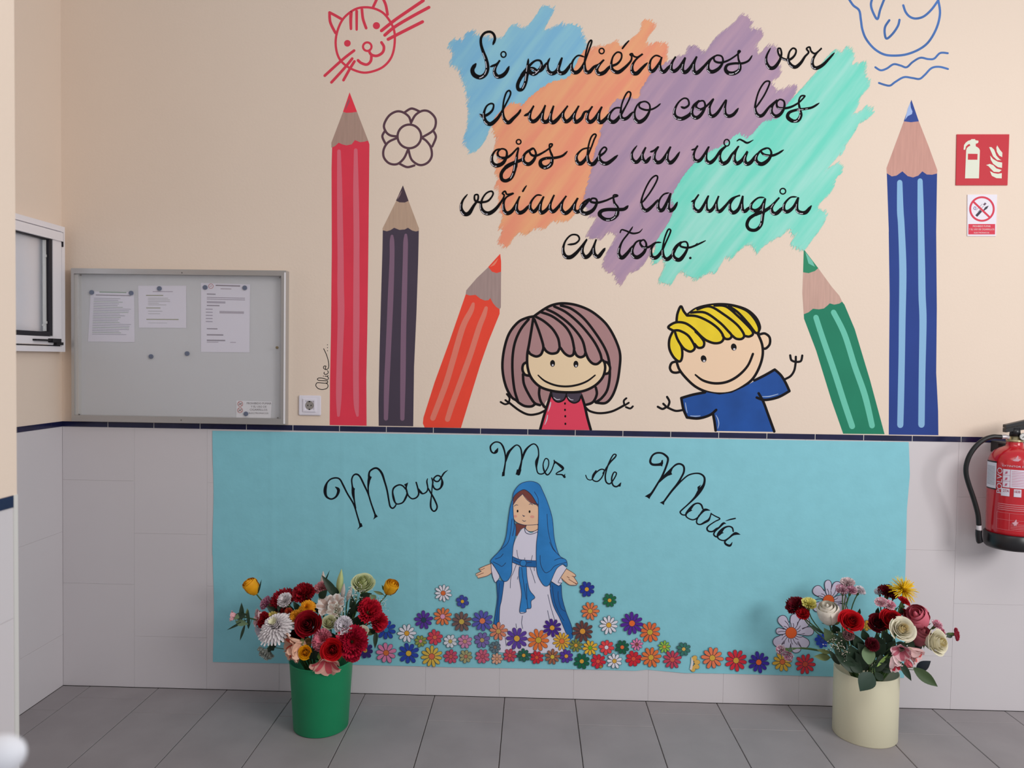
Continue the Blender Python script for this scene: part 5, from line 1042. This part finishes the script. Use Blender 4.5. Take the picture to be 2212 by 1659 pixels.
fl('L', 'alstroemeria', 155, 487, 68, -.30, (-1, -.2, .1), 'e3aab0', 'd08a96', 'pink flower at the far left tip with narrow green leaves', open_=.7,
   leaves=[((250, 520), (250, 370), 42, DKL), ((300, 500), (300, 420), 30, OLL), ((300, 520), (120, 612), 22, DKL), ((280, 560), (235, 705), 24, DKL), ((190, 500), (300, 470), 60, DKL), ((200, 540), (310, 560), 55, GRL), ((260, 460), (180, 520), 40, GRL), ((310, 600), (310, 430), 26, DKL)])
fl('L', 'carnation', 440, 520, 72, -.31, (-.6, -.6, .4), 'c41b28', 'a31422', 'red carnation peeking out left above the white chrysanthemum')
fl('L', 'mum', 555, 585, 165, -.37, (-.25, -.55, .8), 'efe9ea', 'e9e6c8', 'large shaggy white chrysanthemum at the left of the left bouquet', sq=(1, 1, .9))
fl('L', 'carnation', 515, 490, 48, -.30, (-.3, -.5, .8), 'eedf8a', 'e6d474', 'small pale yellow carnation behind the white chrysanthemum')
fl('L', 'mum', 822, 415, 75, -.32, T_, 'f0a41c', 'e8981a', 'orange-yellow chrysanthemum below the deep red carnation at the top centre')
fl('L', 'carnation', 725, 500, 66, -.34, (-.1, -.8, .5), 'f2ab30', 'eb9a24', 'orange-yellow carnation between white chrysanthemum and dark red rose')
fl('L', 'carnation', 658, 450, 36, -.30, T_, 'd2553a', 'c44a30', 'small orange-red carnation near the orange-yellow one')
fl('L', 'rose', 835, 565, 128, -.37, (0, -.85, .5), '96081c', '6d0616', 'large dark red rose in the middle of the left bouquet')
fl('L', 'rose', 735, 690, 90, -.33, (-.2, -.8, .2), '5e0a1c', '4a0616', 'very dark red rose in the shade under the large dark red rose')
fl('L', 'alstroemeria', 985, 385, 105, -.29, (-.1, -.75, .6), 'ddd3cd', 'c2a89c', 'off-white alstroemeria left of the baby breath sprig in the left bouquet')
fl('L', 'alstroemeria', 1080, 350, 80, -.27, (.2, -.6, .8), 'd6cfcb', 'bfa79c', 'off-white alstroemeria below the pale green lily bud')
fl('L', 'alstroemeria', 1060, 440, 78, -.31, (.1, -.8, .4), 'd2cbc2', 'b7a396', 'off-white alstroemeria above the cream rose')
fl('L', 'lily', 1140, 270, 72, -.24, (.12, -.1, 1), 'cfc4bd', None, 'slim off-white bud right of the pale green lily bud')
fl('L', 'lily', 1195, 290, 72, -.25, (.35, -.1, 1), 'd4cac4', None, 'slim off-white bud leaning right beside the pale rose')
fl('L', 'gyp', 1120, 455, 110, -.34, (.1, -.5, .8), 'efece0', None, "sprig of baby's breath in the middle of the left bouquet")
fl('L', 'gyp', 1255, 270, 95, -.30, (.1, -.2, 1), 'e6e0d6', None, "sprig of baby's breath in front of the greenish white rose")
fl('L', 'gyp', 1460, 380, 75, -.24, (.4, -.2, .8), 'dfe2dc', None, "thin sprig of baby's breath above the crimson carnation on the right")
fl('L', 'rose', 1015, 550, 72, -.36, (0, -.7, .7), 'dddcb8', 'd5d4a4', 'cream rose right of the large dark red rose', sq=(1, 1, 1.2))
fl('L', 'carnation', 1140, 572, 88, -.39, (.1, -.8, .55), 'f3edf1', 'e9e1ea', 'white carnation right of the cream rose')
fl('L', 'carnation', 955, 695, 100, -.40, (-.1, -.85, .4), 'ec8fa0', 'e57a90', 'salmon pink carnation above the bright red rose')
fl('L', 'rose', 1042, 785, 108, -.44, (0, -.95, .3), 'd0141f', 'a80f1a', 'bright red open rose at the rim of the green bin')
fl('L', 'carnation', 1215, 715, 135, -.41, (.2, -.9, .3), 'c8163a', 'ad1030', 'large crimson peony-like carnation right of the bright red rose')
fl('L', 'carnation', 1225, 820, 75, -.42, (.2, -.85, -.1), 'c3153a', 'a81030', 'crimson carnation hanging below the large crimson one')
fl('L', 'carnation', 1370, 440, 112, -.33, (.5, -.7, .6), 'c8142e', 'b01028', 'big crimson carnation at the right of the left bouquet', leaves=[((1420, 350), (1370, 300), 60, GRL, -.3), ((1380, 630), (1440, 600), 50, DKL, -.3), ((1425, 610), (1415, 775), 42, DKL, -.3), ((1340, 620), (1420, 640), 60, OLL, -.29)])
fl('L', 'carnation', 1455, 540, 88, -.32, (.7, -.6, .2), 'c8142e', 'b01028', 'crimson carnation at the lower right edge just under the big crimson one')
fl('L', 'rose', 805, 808, 66, -.43, (-.1, -.9, .3), 'f0b012', 'e2900e', 'small yellow rose at the rim of the green bin')
fl('L', 'alstroemeria', 650, 765, 165, -.42, (-.75, -.55, -.05), 'ecbfa6', 'de5a44', 'salmon and cream alstroemeria at the left rim of the green bin', open_=.75)
fl('L', 'alstroemeria', 680, 850, 135, -.43, (-.5, -.5, -.6), 'e9c0a8', 'd9604c', 'salmon striped alstroemeria drooping over the left rim of the green bin', open_=.6)
fl('L', 'alstroemeria', 985, 955, 165, -.45, (.1, -.75, -.65), 'f0b6a6', 'e0606a', 'coral alstroemeria drooping over the front of the green bin', open_=.9)
fl('L', 'carnation', 465, 812, 78, -.33, (-.5, -.4, -.75), 'cfd4cc', 'c4c9c0', 'white carnation hanging down at the lower left of the left bouquet', leaves=[((520, 740), (480, 810), 40, DKL), ((530, 790), (500, 740), 36, DKL)])
fl('L', 'carnation', 1310, 620, 50, -.37, (.4, -.7, .5), 'ddd3c0', 'cfc4ae', 'small cream carnation between the white and crimson carnations')
fl('L', 'alstroemeria', 830, 700, 62, -.38, (-.1, -.5, .9), 'b99a6c', 'a58252', 'small beige bud leaf beside the small yellow rose', open_=.3)
def greens(vase, base, leaves, Y, label):
    X_ = LX if vase == 'L' else RX
    (cx_, cy_), rr, hz = VL[vase]; b = U(*X_(*base), Y)
    t = empty('foliage_stem', b, label, 'foliage', 'green foliage in the '+('green bin' if vase == 'L' else 'cream vase'))
    sm_ = MB().tube([b, Vector((b.x*.5+cx_*.5, b.y*.5+cy_*.5, max(hz+.03, b.z*.5+hz*.5))), Vector((cx_+(b.x-cx_)*.3, cy_+(b.y-cy_)*.3, hz)), Vector((cx_, cy_, .08))], .0028, 6)
    for l in leaves:
        lb = U(*X_(*l[0]), l[4] if len(l) > 4 else Y); root = b if (lb-b).length < .06 else Vector((cx_+(b.x-cx_)*.3, cy_+(b.y-cy_)*.3, hz))
        sm_.tube([lb, (lb+root)/2+Vector((0, 0, .012)), root], .0013, 5)
    sm_.build('stem', STEM, t, smooth=True)
    R = random.Random(int(base[0]))
    for l in leaves: leaf_mesh(X_(*l[0]), X_(*l[1]), l[2]/4.045, l[4] if len(l) > 4 else Y, (l[5] if len(l) > 5 else Y-.015), R).build('leaf', l[3], t, smooth=True)
greens('L', (1230, 420), [((1230, 480), (1210, 300), 60, DKL), ((1260, 560), (1350, 520), 90, DKL), ((1240, 600), (1360, 620), 60, OLL), ((1190, 520), (1240, 380), 70, DKL), ((1280, 340), (1390, 290), 70, DKL), ((1240, 640), (1160, 560), 80, DKL), ((1300, 700), (1330, 560), 90, DKL), ((1260, 450), (1300, 330), 60, DKL), ((1200, 640), (1290, 470), 110, DKL, -.27)], -.28, 'dark leaves between the white carnation and the crimson carnation')
greens('L', (700, 430), [((700, 480), (640, 380), 60, DKL), ((760, 450), (700, 360), 50, DKL), ((560, 470), (470, 400), 60, DKL), ((620, 460), (560, 400), 60, DKL), ((930, 460), (850, 350), 60, DKL), ((930, 330), (1000, 260), 70, DKL), ((480, 460), (440, 560), 50, OLL), ((800, 650), (700, 800), 90, DKL, -.3), ((900, 620), (980, 860), 120, DKL, -.31), ((760, 620), (620, 760), 90, DKL, -.3)], -.27, 'dark leaves under the deep red carnations of the left bouquet')
greens('L', (880, 820), [((900, 700), (880, 900), 60, DKL, -.4), ((940, 880), (930, 800), 44, LGL, -.43), ((820, 760), (860, 880), 60, DKL, -.39), ((1000, 650), (1100, 700), 60, DKL, -.36), ((520, 760), (560, 690), 50, DKL, -.33), ((600, 700), (660, 660), 60, DKL, -.33), ((780, 740), (785, 655), 30, OLL, -.41)], -.36, 'dark and light green leaves around the small yellow rose at the bin rim')

# right bouquet
fl('R', 'carnation', 320, 315, 92, -.16, (-.5, -.3, .8), '7c0f22', '64091b', 'dark maroon carnation at the far left of the right bouquet')
fl('R', 'carnation', 380, 385, 58, -.20, (-.3, -.6, .7), 'd01622', 'b3101c', 'bright red small carnation against the dark maroon one')
fl('R', 'carnation', 435, 298, 66, -.20, (-.1, -.4, .9), 'f3ea90', 'ece27c', 'pale yellow carnation next to the dark maroon one', open_=1)
fl('R', 'bud', 600, 385, 108, -.25, (-.25, -.35, .9), 'ece4d6', 'e6dcc6', 'white rose bud below the orange centre of the big paper daisy')
fl('R', 'carnation', 775, 112, 58, -.18, (0, -.3, 1), 'f3dfe0', 'ecd0d4', 'palest pink carnation, topmost of the right bouquet')
fl('R', 'carnation', 728, 172, 60, -.19, (-.2, -.4, .9), 'f0cdd8', 'd79ab2', 'pink-edged carnation in the top cluster, left one', cal=True)
fl('R', 'carnation', 805, 180, 54, -.20, (.1, -.4, .9), 'eec4d2', 'cc84a2', 'pink-edged carnation in the top cluster, middle one')
fl('R', 'carnation', 882, 182, 50, -.18, (.3, -.4, .9), 'f4eaee', 'eadfe6', 'white carnation in the top cluster, right one')
fl('R', 'rose', 800, 458, 112, -.32, (-.05, -.8, .6), 'cc1420', 'a30f1a', 'bright red open rose in the left half of the right bouquet')
fl('R', 'carnation', 1048, 195, 42, -.16, (-.3, -.3, .9), 'dedbe4', 'd2ced8', 'small white carnation left of the maroon one behind the spider chrysanthemum')
fl('R', 'carnation', 1125, 195, 80, -.17, (0, -.4, .9), '7e0d20', '620919', 'maroon carnation behind the yellow spider chrysanthemum')
fl('R', 'spider', 1250, 185, 122, -.21, (.35, -.5, .7), 'f0cc1c', 'e6b818', 'yellow spidery chrysanthemum at the top right of the right bouquet')
fl('R', 'carnation', 1262, 275, 58, -.25, (.3, -.3, .9), 'd8202c', 'bd1824', 'small red carnation under the yellow spidery chrysanthemum', sq=(1, .6, .8))
fl('R', 'carnation', 1065, 285, 52, -.24, (-.2, -.6, .8), 'f9dee4', 'e8a0b2', 'light pink small carnation, left of a pair above the dark red roses')
fl('R', 'carnation', 1142, 312, 50, -.25, (.1, -.6, .8), 'f7ced8', 'e48ca4', 'light pink small carnation, right of a pair above the dark red roses')
fl('R', 'carnation', 1265, 378, 38, -.22, (.4, -.6, .5), 'cf2028', 'b5161e', 'tiny red carnation left of the large pink rose', open_=1)
fl('R', 'rose', 1150, 440, 105, -.28, (0, -.7, .7), 'b80e1c', '8c0a16', 'dark red rose right behind the upper white rose')
fl('R', 'rose', 1035, 470, 90, -.26, (-.2, -.7, .6), '6e0a1a', '560614', 'maroon rose left of the dark red rose')
fl('R', 'rose', 1245, 525, 118, -.35, (-.05, -.85, .5), 'f2ecd8', 'f0e0b4', 'large white rose in the middle of the right bouquet')
fl('R', 'rose', 1545, 640, 118, -.33, (.4, -.8, .3), 'f0ead2', 'efe2b0', 'large white rose at the right edge of the right bouquet', sq=(1, 1.05, 1))
fl('R', 'bud', 1390, 430, 120, -.25, (-.5, -.45, .65), 'dd7284', 'd86274', 'large pink rose bud right of the upper white rose')
fl('R', 'bud', 1400, 580, 100, -.27, (.1, -.5, .7), 'b5606a', 'a5505c', 'dusky pink rose bud between the two large white roses')
fl('R', 'carnation', 1555, 485, 52, -.26, (.4, -.5, .7), 'f9d8e2', 'e58aa4', 'pink-white carnation above the white rose at the right edge')
fl('R', 'carnation', 1598, 545, 36, -.26, (.6, -.4, .3), 'efb0c0', 'e08098', 'little pink carnation just below the pink-white one at the right')
fl('R', 'carnation', 1722, 568, 58, -.24, (1, -.25, .05), 'dc4a64', 'c93450', 'rosy red carnation seen from the side, sticking out far right', sq=(1, 1, .6))
fl('R', 'carnation', 985, 655, 62, -.33, (-.1, -.7, .5), '6c0f22', '560a1a', 'dark maroon carnation low in the middle of the right bouquet')
fl('R', 'alstroemeria', 1240, 735, 112, -.37, (-.35, -.6, -.2), 'e6b9c0', 'c46a7c', 'pink and white trumpet flower under the upper white rose', open_=.8)
fl('R', 'alstroemeria', 1400, 775, 125, -.38, (.45, -.5, -.3), 'eec9c8', 'dc5a58', 'white and red streaked alstroemeria right of the pink trumpet flower', open_=.6)
fl('R', 'alstroemeria', 1215, 870, 112, -.40, (.1, -.6, -.6), 'eecfd0', 'd9384c', 'white and red alstroemeria hanging over the right rim of the vase', open_=.6, leaves=[((1235, 810), (1330, 975), 58, DKL, -.41)])
fl('R', 'alstroemeria', 1310, 850, 70, -.38, (.1, -.5, -.8), 'd9707c', 'c8303c', 'narrow red alstroemeria hanging between the two white and red ones', open_=.4)
fl('R', 'carnation', 188, 700, 46, -.16, (-.6, -.4, .5), 'faecf0', 'd894b0', 'pink-edged white carnation at the low left, left one of two', leaves=[((260, 710), (200, 690), 34, STEM)])
fl('R', 'carnation', 250, 752, 52, -.18, (-.5, -.5, -.3), 'faeaf0', 'd48cac', 'pink-edged white carnation at the low left, right one of two')
fl('R', 'carnation', 780, 575, 52, -.30, (-.1, -.7, .5), 'b08a8c', '9c7478', 'small faded pink carnation under the bright red rose')
for x, y, r, l in ((650, 640, 90, 'upper'), (735, 720, 90, 'lower')): fl('R', 'gyp', x, y, r, -.30, (-.4, -.4, .8), 'dccdc0', None, "sprig of baby's breath in the left side of the right bouquet, %s one" % l)
greens('R', (600, 560), [((650, 640), (565, 510), 95, GRL), ((620, 770), (475, 760), 62, OLL), ((620, 730), (500, 700), 40, OLL), ((690, 560), (640, 480), 70, DKL), ((700, 470), (640, 430), 60, OLL), ((560, 560), (430, 480), 26, DKL), ((760, 640), (690, 540), 80, GRL, -.27)], -.25, 'grey-green leaves at the left of the right bouquet')
greens('R', (930, 640), [((900, 700), (820, 560), 90, DKL), ((960, 830), (950, 650), 110, GRL, -.36), ((1010, 760), (1100, 600), 110, DKL), ((1100, 760), (1190, 620), 110, DKL), ((860, 790), (770, 650), 100, DKL), ((760, 800), (680, 700), 80, DKL), ((1060, 700), (1020, 560), 90, DKL), ((1180, 780), (1290, 700), 90, DKL), ((940, 620), (900, 520), 70, DKL), ((1150, 650), (1080, 530), 80, DKL), ((820, 860), (760, 740), 80, DKL, -.31), ((1030, 850), (1130, 740), 26, LGL, -.36), ((1100, 870), (1060, 740), 110, DKL, -.33), ((960, 760), (860, 640), 100, DKL, -.31), ((900, 880), (860, 740), 110, DKL, -.31)], -.29, 'mass of dark green leaves in the middle of the right bouquet')
greens('R', (760, 800), [((820, 880), (660, 740), 70, DKL, -.3), ((860, 890), (700, 800), 80, DKL, -.32), ((760, 860), (640, 650), 60, DKL, -.29), ((900, 900), (780, 800), 90, DKL, -.33), ((700, 830), (600, 690), 50, DKL, -.27), ((940, 880), (840, 720), 90, DKL, -.31), ((1150, 900), (1040, 800), 90, DKL, -.33), ((1180, 890), (1120, 780), 90, DKL, -.33), ((760, 700), (660, 560), 60, DKL, -.27), ((860, 680), (780, 540), 70, DKL, -.27)], -.29, 'dark green leaves filling the left half of the cream vase mouth')
greens('R', (1000, 880), [((985, 905), (880, 1065), 148, mat('2c4236', .5, .3), -.38, -.40), ((1010, 900), (1085, 970), 62, DKL, -.38), ((1350, 860), (1560, 1025), 95, mat('465a3a', .5, .3), -.36, -.38), ((1375, 880), (1500, 800), 80, mat('1e2630', .5), -.345), ((1150, 880), (1220, 790), 80, DKL, -.35), ((980, 880), (1120, 820), 70, DKL, -.34), ((1200, 640), (1300, 690), 60, DKL, -.33), ((1300, 620), (1360, 690), 60, DKL, -.33), ((1290, 690), (1350, 740), 50, LGL, -.36)], -.34, 'large dark rose leaves drooping over the rim of the cream vase')
greens('R', (1200, 340), [((1240, 400), (1230, 310), 44, DKL), ((1160, 400), (1120, 340), 40, DKL), ((1260, 340), (1235, 300), 40, STEM), ((1030, 400), (1040, 330), 36, DKL), ((870, 400), (880, 340), 26, DKL), ((1350, 700), (1420, 650), 60, DKL, -.29), ((1310, 610), (1360, 530), 50, OLL, -.29), ((1640, 590), (1690, 565), 44, DKL, -.24)], -.22, 'small green leaves below the yellow spidery chrysanthemum')
